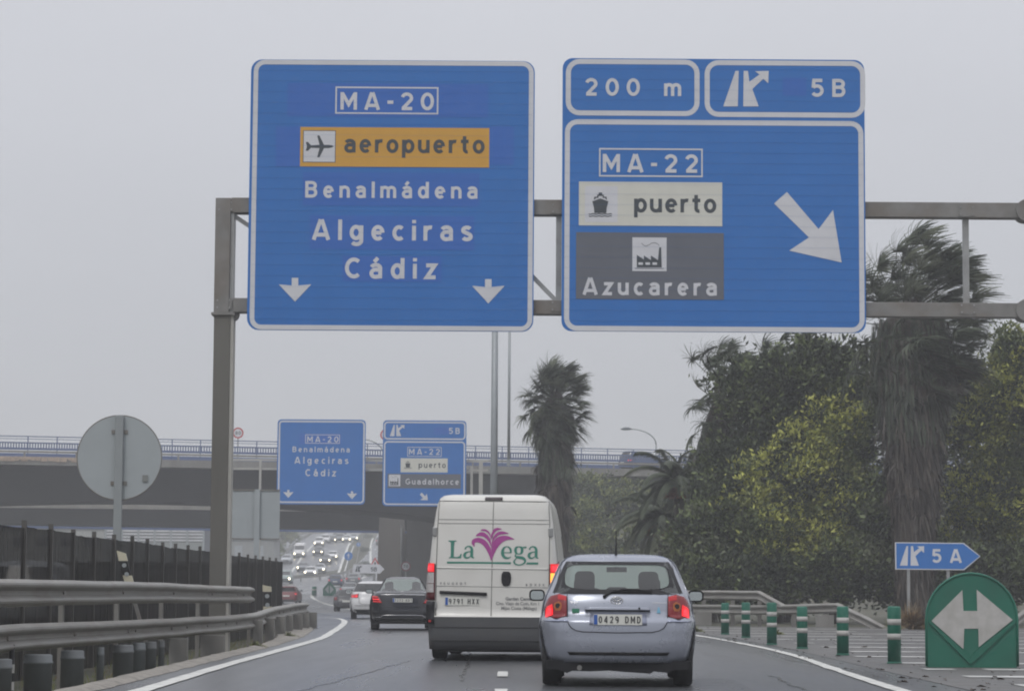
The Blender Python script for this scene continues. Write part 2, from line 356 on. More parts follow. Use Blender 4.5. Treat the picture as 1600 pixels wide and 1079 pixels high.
LW = pline([(20, -3.70), (27, -3.78), (36, -3.93), (46, -4.0), (56, -4.12), (63, -4.4), (72, -4.8), (82, -5.3), (90, -5.8), (96, -6.35)])       # left edge line (Y, X)
RW = pline([(20, 4.2), (27, 4.2), (36, 4.5), (42, 4.75), (48.5, 4.85), (56, 4.78), (63, 4.6), (75, 4.0), (90, 2.4), (110, -.6), (140, -4.2), (174, -7), (220, -11), (260, -13.2)])
ROADK = [(-40, -4.25, 4.9), (20, -4.25, 4.9), (36, -4.4, 5.1), (48, -4.5, 5.3), (58, -4.75, 5.2), (68, -5.3, 4.8), (78, -6.1, 4.2), (88, -8.2, 3.2), (96, -13, 2.2), (106, -20, .6), (130, -27, -2.2), (174, -34, -6.4), (235, -37, -11), (262, -38, -12.6), (290, -36, -13), (320, -34, -13.4), (345, -31, -14), (362, -26.5, -14.5), (380, -24.5, -14.6), (444, -24.8, -14.6), (520, -27.5, -17), (600, -31, -20), (700, -36, -25), (780, -40, -29)]
strip('road', ROADK, 0, asphalt, cols=10, step=2.5)
OPPK = [(200, -75, -62), (250, -64, -52), (300, -54, -42), (340, -47.5, -34.5), (370, -42.5, -29), (390, -40.5, -26.2), (444, -41.5, -28.6), (520, -44, -31.5), (600, -47.5, -35), (700, -53, -41), (780, -57, -45)]
strip('opposite_road', OPPK, .004, asphalt, cols=8, step=4)
strip('exit_gore', [(18, 4.9, 30), (36, 5.1, 30), (48, 5.3, 30), (58, 5.2, 30), (68, 4.8, 30), (78, 4.2, 28), (82, 3.8, 22)], .004, shoulder, cols=12, step=2)
for k, (y0, x0, y1, x1) in enumerate(((24, 1.9, 44, 2.6), (26, -2.2, 39, -1.5), (40, .9, 66, .6), (30, -.55, 52, -.75), (22, 3.1, 33, 3.3))):      # sealed cracks
    V = []; F = []; n = int((y1 - y0) / .25)
    for i in range(n + 1):
        t = i / n; y = y0 + (y1 - y0) * t; x = x0 + (x1 - x0) * t + .12 * noise.noise(Vector((y * .8, k, 0))) + .03 * noise.noise(Vector((y * 4, k, 0))); hw = .022 * (1 + .5 * noise.noise(Vector((y * 3, k, 2)))); V += [(x - hw, y, .004), (x + hw, y, .004)]
        if i: F.append((2 * i - 2, 2 * i - 1, 2 * i + 1, 2 * i))
    mesh('tar_seam', V, F, M('tar seal', (.035, .036, .038), .25, var=.2))['kind'] = 'structure'
pt = mesh('road_patch', [(.7, 26, .003), (2.6, 26.1, .003), (2.7, 31.5, .003), (.75, 31.3, .003)], [(0, 1, 2, 3)], M('newer tarmac', (.052, .054, .058), .32, var=.2, scale=3, bump=.05)); pt['kind'] = 'structure'
# crumbling pale edge between the tarmac and the ditch
def kerbstrip():
    V = []; F = []; n = 160
    for j in range(n):
        Y = 18 + (78 - 18) * j / (n - 1); a = lerpK(ROADK, Y)[0]
        wv = .05 * noise.noise(Vector((Y * .9, 0, 0))) + .03 * noise.noise(Vector((Y * 4, 0, 0)))
        wd = .22 + .5 * sstep(50, 66, Y)
        for i, (dx, dz) in enumerate(((.10 + wv, .006), (.02 + wv, .035), (-wd * .5, .05 + wv * .3), (-wd + wv, .03), (-wd - .12, -.16))): V.append((a + dx, Y, dz))
    for j in range(n - 1):
        for i in range(4):
            k = j * 5 + i; F.append((k, k + 5, k + 6, k + 1))
    o = mesh('kerb', V, F, grit); o['kind'] = 'structure'
kerbstrip()
def line(name, P, w_, dz=.012, mat=paint, y0=None, y1=None, wear=0.0):
    V = []; F = []; n = 0
    P = [p for p in P if (y0 is None or p[0] >= y0) and (y1 is None or p[0] <= y1)]
    for i, p in enumerate(P):
        a = Vector(P[max(0, i - 1)]); b = Vector(P[min(len(P) - 1, i + 1)]); d = (b - a).normalized(); nrm = Vector((d.y, -d.x))
        q = Vector(p); hw = w_ / 2 + wear * noise.noise(Vector((p[0] * 3, p[1], 0)))
        for s in (-1, 1):
            r = q + nrm * s * hw; V.append((r.y, r.x, gz(r.x) + dz))
    for i in range(len(P) - 1): F.append((2 * i, 2 * i + 1, 2 * i + 3, 2 * i + 2))
    o = mesh(name, V, F, mat); o['kind'] = 'structure'; return o
def dense(P, step=.6):
    o = []
    for a, b in zip(P, P[1:]):
        n = max(1, int(math.hypot(b[0] - a[0], b[1] - a[1]) / step))
        o += [(a[0] + (b[0] - a[0]) * i / n, a[1] + (b[1] - a[1]) * i / n) for i in range(n)]
    return o + [P[-1]]
line('edge_line', dense(LW) + pline([(97.5, -6.6), (100.5, -7.3), (102.5, -8.4)]), .2, wear=.03)
line('edge_line', dense(RW), .17, wear=.03)
for y0 in (24.5, 31.5, 40.8, 50, 59, 68, 77, 86):
    xc = -.09 if y0 < 60 else -.1 - (y0 - 60) * .03
    line('lane_dash', [(y0 + i * .25, xc) for i in range(int((2.2 if y0 > 30 else 3) / .25) + 1)], .13, wear=.015)
# nose of the left branch
NOSE = [(onroad(*p).y, onroad(*p).x) for p in ((566, 954), (545, 951), (520, 946), (502, 940.5), (491, 935), (487, 931), (490, 928.5), (500, 927))]
line('edge_line', pline(NOSE), .32)
line('edge_line', pline([(onroad(*p).y, onroad(*p).x) for p in ((563, 904), (574, 899), (580, 893), (579, 880), (579, 865), (579.5, 850), (583, 840))]), .34)
line('edge_line', pline([(onroad(*p).y, onroad(*p).x) for p in ((528, 896), (535, 877), (541, 862), (545, 850), (553, 842))]), .38)
line('edge_line', pline([(onroad(*p).y, onroad(*p).x) for p in ((538, 893), (543, 877), (549, 862), (553, 852))]), .2, mat=paint_old)
for p, q in (((452, 897), (461, 885)), ((477, 864), (489, 851)), ((465, 880), (471, 871)), ((492, 848), (497, 842))):
    a, b = onroad(*p), onroad(*q); line('lane_dash', dense([(a.y, a.x), (b.y, b.x)], 2), .35)
# hatching on the exit gore
for k, y in enumerate([26.6, 29.6, 32.7, 35.8, 39, 42.9, 46.6, 50.4, 54.4, 58.6, 63, 67.5, 72, 76.5]):
    xe = lerpK(ROADK, y)[1] + (.75 if y > 45 else .45 + (45 - y) * .02) + .2 * random.random(); V = []; F = []; n = 44
    for i in range(n):
        X = xe + (24 - xe) * i / (n - 1); yy = y + .06 * noise.noise(Vector((X * .5, y, 0)))
        hw = .30 * (1 + .28 * noise.noise(Vector((X * 1.7, y, 5))))
        V += [(X, yy - hw, .0125), (X, yy + hw, .0125)]
        if i and random.random() > .07: F.append((2 * i - 2, 2 * i, 2 * i + 1, 2 * i - 1))
    mesh('hatch_stripe', V, F, paint_old)['kind'] = 'structure'

# ---------------------------------------------------------------- bridges
def lineat(A, B, t): return Vector(A) + (Vector(B) - Vector(A)) * t
def bridge(label, A, B, ztop, fascia, over, girder_z, width, matf, group=None, nseg=60):
    """deck from A to B (near edge), outline profile swept across the road; girder_z(X) = underside"""
    r = empty('overpass_bridge', label, 'bridge', (0, 0, 0))
    A = Vector(A); B = Vector(B); d = (B - A).normalized(); nrm = Vector((-d.y, d.x))      # away from camera
    Ln = (B - A).length
    m = MB()
    def P(s, off, z): q = A + d * s + nrm * off; return (q.x, q.y, z)
    k = 0
    for (o0, o1, zt, zb) in ((0, width, ztop, ztop - fascia),):
        V = [P(0, o0, zt), P(Ln, o0, zt), P(Ln, o1, zt), P(0, o1, zt), P(0, o0, zb), P(Ln, o0, zb), P(Ln, o1, zb), P(0, o1, zb)]
        m.add(V, [(0, 1, 2, 3), (7, 6, 5, 4), (4, 5, 1, 0), (5, 6, 2, 1), (6, 7, 3, 2), (7, 4, 0, 3)])
    m.obj('deck', matf, r)
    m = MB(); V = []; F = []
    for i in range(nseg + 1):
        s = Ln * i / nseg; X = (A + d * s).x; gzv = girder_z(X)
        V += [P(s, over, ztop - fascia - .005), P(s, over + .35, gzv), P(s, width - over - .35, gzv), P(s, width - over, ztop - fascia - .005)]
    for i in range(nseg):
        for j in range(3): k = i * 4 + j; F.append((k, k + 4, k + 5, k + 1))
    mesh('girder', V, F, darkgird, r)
    return r, P, Ln, A, d
# upper bridge
A1, B1 = (-95, 184.5), (52, 223)
Z1 = 11.28
def g1(X): 
    t = abs(X + 27) ; return Z1 - .6 - 2.62 - .0022 * min(t, 34) ** 2 
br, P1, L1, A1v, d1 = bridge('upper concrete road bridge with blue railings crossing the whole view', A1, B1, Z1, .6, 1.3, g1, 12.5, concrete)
m = MB()
for i in range(60):        # broken edge patches on the left
    s = random.uniform(55.5, 64); q = P1(s, -.02, 0); h = random.uniform(.08, .34)
    m.box(q[0] - random.uniform(.2, .7), q[0] + .4, q[1] - .01, q[1] + .03, Z1 - .02 - h, Z1 + .03)
m.obj('flaked_edge', rust, br)
pst = MB(); pst.box(-.04, .04, -.04, .04, 0, 1.62); pm = pst.obj('railing_post', bluep, br); pm.location = P1(30, .25, Z1)
for i in range(1, 52):
    c = pm.copy(); COL.objects.link(c); c.location = P1(30 + i * 2.25, .25, Z1)
for z, t in ((1.62, .07), (1.42, .045), (1.12, .10), (.62, .10)):
    MB().beam(P1(0, .25, Z1 + z), P1(L1, .25, Z1 + z), t, t).obj('railing_rail', bluep, br)
m = MB(); s = 28
while s < L1 - 2:
    q = P1(s, .25, Z1); m.box(q[0] - .045, q[0] + .045, q[1] - .02, q[1] + .02, Z1 + .64, Z1 + 1.12); s += .21 if int(s / 2.25) % 3 else .2
m.obj('railing_bars', bluep, br)['kind'] = 'stuff'
MB().beam(P1(0, .1, Z1 + .42), P1(L1, .1, Z1 + .42), .05, .16).obj('guard_beam', railm, br)
MB().beam(P1(0, .14, Z1 + .2), P1(L1, .14, Z1 + .2), .05, .10).obj('guard_beam', bluep, br)
gp = MB().box(-.07, .07, -.05, .05, 0, .5).obj('guard_post', railm, br); gp.location = P1(31, .14, Z1)
for i in range(1, 30): c = gp.copy(); COL.objects.link(c); c.location = P1(31 + i * 4, .14, Z1)
# far side railing
MB().beam(P1(0, 12.2, Z1 + 1.35), P1(L1, 12.2, Z1 + 1.35), .07, .07).obj('railing_rail', bluep, br)
MB().beam(P1(0, 12.2, Z1 + .7), P1(L1, 12.2, Z1 + .7), .05, .45).obj('guard_beam', bluep, br)
# pier and abutment that carry it on the right
pz = MB()
pz.add([(-12.1, 232, gz(232) - .3), (-9.6, 232, gz(232) - .3), (-9.3, 268, gz(268) - .3), (-12.6, 268, gz(268) - .3), (-11.9, 232, 8.0), (-10.1, 232, 8.0), (-9.9, 268, 8.0), (-12.3, 268, 8.0)],
       [(0, 3, 2, 1), (4, 5, 6, 7), (0, 1, 5, 4), (1, 2, 6, 5), (2, 3, 7, 6), (3, 0, 4, 7)])
o = pz.obj('bridge_pier', pierm); tag(o, 'brown stained concrete pier wall standing right of the far carriageway', 'bridge pier')
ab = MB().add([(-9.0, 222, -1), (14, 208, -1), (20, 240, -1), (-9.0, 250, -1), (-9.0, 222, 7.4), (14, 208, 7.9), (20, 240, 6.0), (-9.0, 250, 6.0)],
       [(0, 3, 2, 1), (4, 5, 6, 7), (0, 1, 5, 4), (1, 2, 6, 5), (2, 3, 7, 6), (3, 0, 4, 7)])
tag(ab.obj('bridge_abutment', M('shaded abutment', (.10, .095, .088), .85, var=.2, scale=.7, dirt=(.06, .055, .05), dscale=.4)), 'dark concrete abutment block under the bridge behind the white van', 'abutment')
# lower bridge behind
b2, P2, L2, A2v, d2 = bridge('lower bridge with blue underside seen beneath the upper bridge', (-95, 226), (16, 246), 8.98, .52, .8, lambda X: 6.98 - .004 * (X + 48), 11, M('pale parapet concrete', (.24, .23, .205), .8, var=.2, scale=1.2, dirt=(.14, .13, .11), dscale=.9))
MB().beam(P2(0, .5, 6.86), P2(L2, .5, 6.52), .5, .2).obj('blue_flange', bluep, b2)
bp = MB().box(-.24, .24, -.08, .08, 0, .75).obj('parapet_post', bluep, b2); bp.location = P2(46, .2, 8.985)
for i in range(1, 20): c = bp.copy(); COL.objects.link(c); c.location = P2(46 + i * 2.34, .2, 8.985)

# ---------------------------------------------------------------- lamps and small signs near the bridges
def lamp(label, base, h, r0, r1, arm=None, side=1, mat=polem, cat='street lamp'):
    r = empty('street_lamp', label, cat, base)
    MB().tube([(0, 0, 0), (0, 0, h * .45), (0, 0, h)], [r0, (r0 + r1) / 2, r1], 14).obj('pole', mat, r, True)
    MB().lathe([(r0 * 1.6, 0), (r0 * 1.6, .04), (r0 * 1.15, .06), (r0 * 1.1, .5)], n=14).obj('base_collar', mat, r)
    sides = (side,) if arm else ()
    if arm == 'double': sides = (-1, 1)
    for s in sides:
        al = 2.2
        pts = [(s * al * sin(t), 0, h + (al * .9) * (1 - cos(t)) * 1.0) for t in [i * pi / 16 for i in range(9)]] if False else [(s * al * (1 - cos(t)), 0, h + 1.3 * sin(t)) for t in [i * pi / 16 for i in range(9)]]
        MB().tube(pts, [r1] * 5 + [r1 * .8] * 4, 8).obj('arm', mat, r, True)
        e = Vector(pts[-1]); MB().add([], []).tube([e + Vector((-s * .1, 0, 0)), e + Vector((s * .15, 0, .03)), e + Vector((s * .5, 0, .03)), e + Vector((s * .85, 0, -.02))], [.06, .13, .14, .04], 10).obj('lamp_head', M('lamp head grey', (.1, .12, .13), .5), r, True)
    return r
q = at(770.5, 925, 120); lamp('thick grey steel lighting mast rising behind the left gantry sign', (q.x, 120, 0), 16, .2, .14)
q = at(795, 720, 219); lamp('thin pale lighting pole standing on the bridge right of the thick mast', (q.x, 208, Z1), 13.5, .13, .10)
q = at(1024, 700, 214); lamp('curved arm street lamp leaning left beside the bridge palms', (at(1025, 700, 220).x, 220, Z1 - 2), 2.9 + 1.6, .08, .055, 'single', -1)
lamp('low lamp post with double arm beside the right distant gantry sign', (at(599, 700, 224).x, 224, Z1 - 1), 1.3 + 1.45, .09, .06, 'single', -1)
lamp('lower curved arm lamp in the gap between the two distant gantry signs', (at(600, 700, 250).x, 250, Z1 - 3), 2.9, .08, .05, 'single', -1)
lamp('slim curved lamp rising just right of the distant exit sign', (at(733, 700, 226).x, 226, Z1 - 1), 2.2, .06, .045, 'single', -1)
# ---------------------------------------------------------------- gantry signs
bluef = M('reflective blue sheet', (.028, .155, .46), .42, var=.05, scale=1.0, spec=.4)
bluepatch = M('newer blue sheet', (.036, .135, .46), .42, var=.03, spec=.4)
whitef = M('reflective white sheet', (.59, .595, .62), .45, var=.05, scale=2, spec=.4)
cream = M('aged white sheet', (.60, .595, .53), .5, var=.05, scale=2)
ochre = M('ochre sheet', (.58, .31, .045), .5, var=.04)
greyf = M('grey sheet', (.115, .125, .15), .5, var=.06, scale=2)
inkf = M('dark grey ink', (.05, .06, .07), .5, var=.05)
redf = M('red sheet', (.45, .03, .035), .5, var=.05)
def clipz(P, z0, z1):
    def cut(P, z, keep):
        o = []
        for i in range(len(P)):
            a, b = P[i], P[(i + 1) % len(P)]; ia, ib = keep(a[1]), keep(b[1])
            if ia: o.append(a)
            if ia != ib: t = (z - a[1]) / (b[1] - a[1]); o.append((a[0] + (b[0] - a[0]) * t, z))
        return o
    P = cut(P, z0, lambda z: z >= z0); return cut(P, z1, lambda z: z <= z1) if P else P
class Sign:
    """a flat sign facing the driver at distance Y; everything is given in photograph pixels and converted to metres on that plane"""
    def __init__(s, name, label, Y, x0, y0, x1, y1, cat='road sign', rad=14, slat=17.0, col=None, group=None):
        s.Y = Y; a = at(x0, y0, Y); b = at(x1, y1, Y); s.k = FPX / Y
        s.cx = (a.x + b.x) / 2; s.cz = (at((x0 + x1) / 2, y0, Y).z + at((x0 + x1) / 2, y1, Y).z) / 2
        s.W = (x1 - x0) / s.k; s.H = (y1 - y0) / s.k
        s.r = empty(name, label, cat, (s.cx, Y, s.cz), group=group); s.layer = 0
        out = rrect(-s.W / 2, -s.H / 2, s.W / 2, s.H / 2, rad / s.k, 5)
        n = max(1, round(s.H * s.k / slat)) if slat else 1
        for i in range(n):
            z0 = -s.H / 2 + s.H * i / n; z1 = -s.H / 2 + s.H * (i + 1) / n
            g_ = .0007 if n > 1 else 0
            o = MB().prism(clipz(out, z0 + g_, z1 - g_), 0, .05).obj('slat' if n > 1 else 'plate', col or bluef, s.r)
        if n > 1:
            jm = M('panel joint grime', (.05, .15, .38), .7)
            for i in range(1, n):
                z = -s.H / 2 + s.H * i / n; MB().box(-s.W / 2 + .05, s.W / 2 - .05, -.0165, -.0155, z - .0009, z + .0009).obj('panel_joint', jm, s.r)
            MB().box(-s.W / 2 + .25, s.W / 2 - .25, .04, .047, -s.H / 2 + .2, s.H / 2 - .2).obj('backing', galv, s.r)
            for f in (-.35, 0, .35): MB().box(s.W * f - .05, s.W * f + .05, .051, .13, -s.H / 2 + .1, s.H / 2 - .1).obj('bracket', galv, s.r)
    def P(s, px, py): q = at(px, py, s.Y); return q.x - s.cx, q.z - s.cz
    def y(s): return -.004 - .0015 * s.layer
    def flat(s, V, F, mat, name): return mesh(name, [(x, s.y(), z) for x, z in V], F, mat, s.r)
    def poly(s, pts, mat, name, sm=False):
        V = [s.P(*p) for p in pts]
        F = [tuple(t) for t in tessellate_polygon([[Vector((x, z, 0)) for x, z in V]])]
        return s.flat(V, F, mat, name)
    def rect(s, x0, y0, x1, y1, mat, name):
        a = s.P(x0, (y0 + y1) / 2); b = s.P(x1, (y0 + y1) / 2); c = s.P((x0 + x1) / 2, y0); d = s.P((x0 + x1) / 2, y1)
        return s.flat([(a[0], d[1]), (b[0], d[1]), (b[0], c[1]), (a[0], c[1])], [(0, 1, 2, 3)], mat, name)
    def frame(s, x0, y0, x1, y1, t, mat, name, rad=0):
        a = s.P(x0, (y0 + y1) / 2); b = s.P(x1, (y0 + y1) / 2); c = s.P((x0 + x1) / 2, y0); d = s.P((x0 + x1) / 2, y1); t /= s.k; r = max(rad / s.k, t + .004)
        O = rrect(a[0], d[1], b[0], c[1], r if rad else .001, 6 if rad else 1); I = rrect(a[0] + t, d[1] + t, b[0] - t, c[1] - t, (r - t) if rad else .001, 6 if rad else 1)
        V, F = ringpts(O, I, lambda x, z: (x, z)); return s.flat(V, F, mat, name)
    def text(s, t, x0, x1, yb, cap, mat, off=.022, xs=1.0):
        a = s.P(x0, yb); b = s.P(x1, yb); zc = s.P((x0 + x1) / 2, yb)[1]
        s.layer += 1
        for V, F in strokes(t, a[0], b[0], zc, cap / s.k, .19 if cap > 20 else .165, xs * 1.1): mesh('letter', [(x, s.y() - l_, z) for x, l_, z in V], F, mat, s.r)
        s.layer -= 1
def exit_icon(sg, x0, y0, x1, y1, mat, k=None):
    # two lane wedges and an arrow leaving to the right; unit box from the big sign
    A = [(0.30, 1), (.30, 1)]
    T = lambda P: [(x0 + (x1 - x0) * x, y0 + (y1 - y0) * y) for x, y in P]
    sg.layer += 1
    sg.poly(T([(.27, .02), (.34, .02), (.32, 1), (0, 1)]), mat, 'pictogram')
    sg.poly(T([(.45, .02), (.545, .02), (.575, .32), (.80, .12), (.70, .03), (1, .02), (.99, .36), (.88, .24), (.64, .52), (.78, 1), (.44, 1)]), mat, 'pictogram')
    sg.layer -= 1
def airplane(sg, x0, y0, x1, y1, mat):
    T = lambda P: [(x0 + (x1 - x0) * x, y0 + (y1 - y0) * y) for x, y in P]
    sg.layer += 2
    sg.poly(T([(1, .5), (.94, .45), (.82, .43), (.66, .43), (.50, .0), (.42, 0), (.50, .43), (.2, .45), (.1, .3), (.02, .3), (.06, .5), (.02, .70), (.1, .70), (.2, .56), (.50, .58), (.42, 1), (.50, 1), (.66, .58), (.82, .58), (.94, .55)]), mat, 'pictogram')
    sg.layer -= 2
def ship(sg, x0, y0, x1, y1, mat):
    T = lambda P: [(x0 + (x1 - x0) * x, y0 + (y1 - y0) * y) for x, y in P]
    sg.layer += 2
    sg.poly(T([(.5, .24), (.85, .36), (.78, .62), (.76, .84), (.24, .84), (.22, .62), (.15, .36)]), mat, 'pictogram')
    sg.poly(T([(.22, .30), (.24, .17), (.36, .17), (.36, .08), (.43, .08), (.43, 0), (.58, 0), (.58, .08), (.65, .08), (.65, .17), (.77, .17), (.78, .30), (.72, .26), (.72, .22), (.60, .22), (.60, .14), (.42, .14), (.42, .22), (.30, .22), (.28, .27)]), mat, 'pictogram')
    for yy in (.88, .97):
        W = [(i / 12, yy + .018 * sin(i * pi / 1.5)) for i in range(13)]
        sg.poly(T([(a, b - .02) for a, b in W] + [(a, b + .02) for a, b in reversed(W)]), mat, 'pictogram')
    sg.layer -= 2
def factory(sg, x0, y0, x1, y1, mat, wm):
    T = lambda P: [(x0 + (x1 - x0) * x, y0 + (y1 - y0) * y) for x, y in P]
    sg.layer += 2
    sg.poly(T([(.08, .90), (.08, .52), (.30, .66), (.30, .54), (.52, .68), (.52, .54), (.74, .68), (.78, .30), (.84, .30), (.86, .90)]), mat, 'pictogram')
    sg.rect(*T([(.02, .925), (.92, .94)])[0], *T([(.02, .925), (.92, .94)])[1], mat, 'pictogram')
    W = smooth2([(.22, .17), (.35, .26), (.48, .21), (.55, .17), (.68, .17), (.78, .24)], False, 4)
    sg.poly(T([(a, b - .008) for a, b in W] + [(a, b + .008) for a, b in reversed(W)]), mat, 'pictogram')
    sg.layer += 1
    for a in (.13, .35, .57): sg.rect(*T([(a, .75)])[0], *T([(a + .14, .82)])[0], wm, 'pictogram')
    sg.layer -= 3
def down_arrow(sg, cx, cy, w_, h_):
    T = lambda P: [(cx + x * w_ / 2, cy + y * h_ / 2) for x, y in P]; sg.layer += 1
    sg.poly(T([(-.2, -1), (.2, -1), (.2, -.35), (1, -.45), (0, 1), (-1, -.45), (-.2, -.35)]), whitef, 'arrow'); sg.layer -= 1
SY = 49.72
s1 = Sign('overhead_sign', 'left big blue gantry sign listing MA-20, aeropuerto, Benalmádena, Algeciras and Cádiz', SY, 388, 90, 838, 521, 'gantry sign', rad=18)
s1.frame(393.2, 95, 832.8, 515.8, 7.4, whitef, 'border', 18)
for r_ in ((449, 131, 763, 183), (431, 198, 469, 260), (764, 198, 803, 258), (473, 270, 749, 322), (484, 337, 741, 390), (535, 400, 690, 440)): s1.rect(*r_, bluepatch, 'sheet_patch')
s1.layer = 1
s1.frame(524, 136, 685, 178.5, 2.4, whitef, 'number_frame'); s1.text('MA-20', 532, 678, 172, 28, whitef, .03)
s1.rect(469, 199.5, 764.5, 261, ochre, 'airport_panel'); s1.layer = 2
s1.rect(473.5, 204, 524.5, 254, inkf, 'pictogram_edge'); s1.layer = 3; s1.rect(474.5, 205, 523.5, 253, whitef, 'pictogram_panel')
airplane(s1, 477, 212, 521.5, 246, inkf); s1.text('aeropuerto', 538, 757, 239, 29, inkf, .03)
s1.layer = 1
s1.text('Benalmádena', 477, 746, 309.5, 26, whitef, .03); s1.text('Algeciras', 487, 738, 375.5, 32.5, whitef, .032); s1.text('Cádiz', 539, 682, 435, 32.5, whitef, .032)
down_arrow(s1, 461, 452.5, 51, 37); down_arrow(s1, 763, 455, 51, 38)
s2 = Sign('overhead_sign', 'right big blue gantry sign with 200 m exit 5B, MA-22, puerto and Azucarera', SY, 877, 88, 1355.5, 523, 'gantry sign', rad=16)
s2.frame(884, 93, 1093, 181, 8, whitef, 'border', 22); s2.frame(1101, 95, 1352, 183.5, 8, whitef, 'border', 22); s2.frame(882, 188, 1350, 518, 8, whitef, 'border', 20)
s2.rect(1223, 122, 1260, 150, bluepatch, 'sheet_patch')
s2.layer = 1
s2.text('200 m', 914, 1064, 150, 28, whitef, .03); s2.text('5B', 1267, 1321, 151.5, 28.5, whitef, .03); exit_icon(s2, 1130, 110, 1201, 166.5, whitef)
s2.frame(936, 232, 1098, 276.5, 2.4, whitef, 'number_frame'); s2.text('MA-22', 942, 1091, 269.5, 29, whitef, .03)
s2.rect(904.5, 284.5, 1128.5, 353, cream, 'port_panel'); s2.rect(900, 363.5, 1131, 467.5, greyf, 'factory_panel')
s2.layer = 2; s2.rect(914, 291, 965, 347, whitef, 'pictogram_panel'); ship(s2, 920, 301, 956, 339, inkf); s2.text('puerto', 991, 1119, 332, 30, inkf, .03)
s2.rect(988, 371, 1041.5, 423.5, whitef, 'pictogram_panel'); factory(s2, 991, 371, 1041, 423, inkf, whitef); s2.text('Azucarera', 910, 1120, 461, 27, whitef, .03)
s2.layer = 1; s2.poly([(1209.5, 318), (1229.5, 300), (1279, 358), (1301.5, 328), (1315, 410), (1233, 391.5), (1264, 371)], whitef, 'arrow')
# gantry frame
gq = at(342, 925, 50)
gr = empty('sign_gantry', 'near steel gantry spanning the road and carrying the two big blue signs', 'gantry', (gq.x, 50, -.35))
def GL(px, py, Y=50): q = at(px, py, Y); return Vector((q.x - gq.x, Y - 50, q.z + .35))
zt = GL(342, 311).z; zj = GL(342, 492).z
MB().box(-.17, .155, -.19, .19, 0, zj).obj('post', postm, gr, bevel=.012); MB().box(.157, .215, -.17, .19, 0, zj).obj('post_flange', M('pale flange', (.36, .35, .32), .6, var=.1), gr)
MB().box(-.18, .12, -.18, .18, zj + .03, zt).obj('post', galvd, gr, bevel=.012); MB().box(.122, .19, -.12, .18, zj + .03, zt - .27).obj('post_flange', galv, gr)
MB().box(-.22, .24, -.24, .24, zj - .02, zj + .03).obj('joint_plate', galvd, gr)
MB().lathe([(.02, -.08), (.15, -.08), (.15, .08), (.02, .08)], (.16, 0, zj + .02), 16, 'y').obj('joint_disc', galvd, gr)
MB().box(-.45, .45, -.45, .45, -.1, .08).obj('footing', concrete, gr)
XR = GL(1720, 311).x
for nm, pyl, h_ in (('top_beam', 322, .30), ('bottom_beam', 477.5, .28)):
    z = GL(342, pyl).z; xcur = .19 if nm == 'bottom_beam' else .125
    segs = [xcur, GL(1152, pyl).x, GL(1597, pyl).x, XR]
    for a, b in zip(segs, segs[1:]): MB().box(a + .004, b - .004, -.16, .16, z - h_ / 2, z + h_ / 2).obj(nm, galvd, gr, bevel=.01)
    MB().lathe([(.02, -.2), (.22, -.2), (.22, .2), (.02, .2)], (GL(1602, pyl).x, 0, z), 18, 'y').obj('joint_disc', galvd, gr)
zA = GL(342, 322).z - .15; zB = GL(342, 477.5).z + .14
for px in (873, 1190, 1509): 
    x = GL(px, 400).x; MB().box(x - .055, x + .055, -.06, .06, zB + .002, zA - .002).obj('upright', galv, gr)
for px0, px1 in ((362, 560), (740, 868), (1000, 1186), (1300, 1200)):
    MB().beam((GL(px0, 400).x, 0, zA - .02), (GL(px1, 400).x, 0, zB + .02), .08, .08, (0, 1, 0)).obj('brace', galv, gr)
MB().box(XR, XR + .36, -.19, .19, 0, zt).obj('post', postm, gr, bevel=.012)

for px in (352, 873, 1190, 1509):      # bolted gusset plates
    x = GL(px, 400).x
    for z in (zA + .13, zB - .12):
        pl_ = MB().box(x - .16, x + .16, -.172, -.162, z - .11, z + .11).obj('gusset_plate', galvd, gr)
        for dx in (-.12, .12):
            for dz in (-.07, .07): MB().lathe([(.018, -.186), (.018, -.173)], (x + dx, 0, z + dz), 6, 'y').obj('bolt', galv, pl_)
# distant gantry
FY = 145.0
f1 = Sign('overhead_sign', 'left distant blue sign with MA-20, Benalmádena, Algeciras and Cádiz', FY, 433, 655, 571, 787.5, 'gantry sign', rad=6, slat=0)
f1.frame(434.8, 657, 569.5, 785.5, 2.4, whitef, 'border', 6); f1.layer = 1
f1.rect(468, 677, 533, 693.5, bluepatch, 'sheet_patch'); f1.layer = 2
f1.frame(477, 678.5, 531, 692.5, .9, whitef, 'number_frame'); f1.text('MA-20', 480, 529, 690.5, 9.3, whitef, .03)
f1.text('Benalmádena', 457, 546.5, 706, 8.6, whitef, .03); f1.text('Algeciras', 460, 544.5, 724, 10.5, whitef, .03); f1.text('Cádiz', 477, 525, 743.5, 11, whitef, .03)
down_arrow(f1, 450.5, 771, 16.5, 12.5); down_arrow(f1, 550, 773, 16.5, 12.5)
f2 = Sign('overhead_sign', 'right distant blue sign with exit 5B, MA-22, puerto and Guadalhorce', FY, 598, 656.5, 728.5, 790.5, 'gantry sign', rad=6, slat=0)
f2.frame(600, 658.5, 727.5, 686.5, 2.2, whitef, 'border', 6); f2.frame(599.5, 689, 726.5, 788.5, 2.2, whitef, 'border', 6); f2.layer = 1
exit_icon(f2, 609, 663, 632, 681, whitef); f2.rect(678, 667, 702, 678, bluepatch, 'sheet_patch'); f2.text('5B', 701, 718.5, 677.5, 9.5, whitef, .03)
f2.frame(636.5, 698, 690, 713, .9, whitef, 'number_frame'); f2.text('MA-22', 639, 687.5, 710, 9.3, whitef, .03)
f2.rect(626, 715.5, 699.5, 737.5, cream, 'port_panel'); f2.rect(605.5, 740, 720, 762.5, greyf, 'factory_panel'); f2.layer = 2
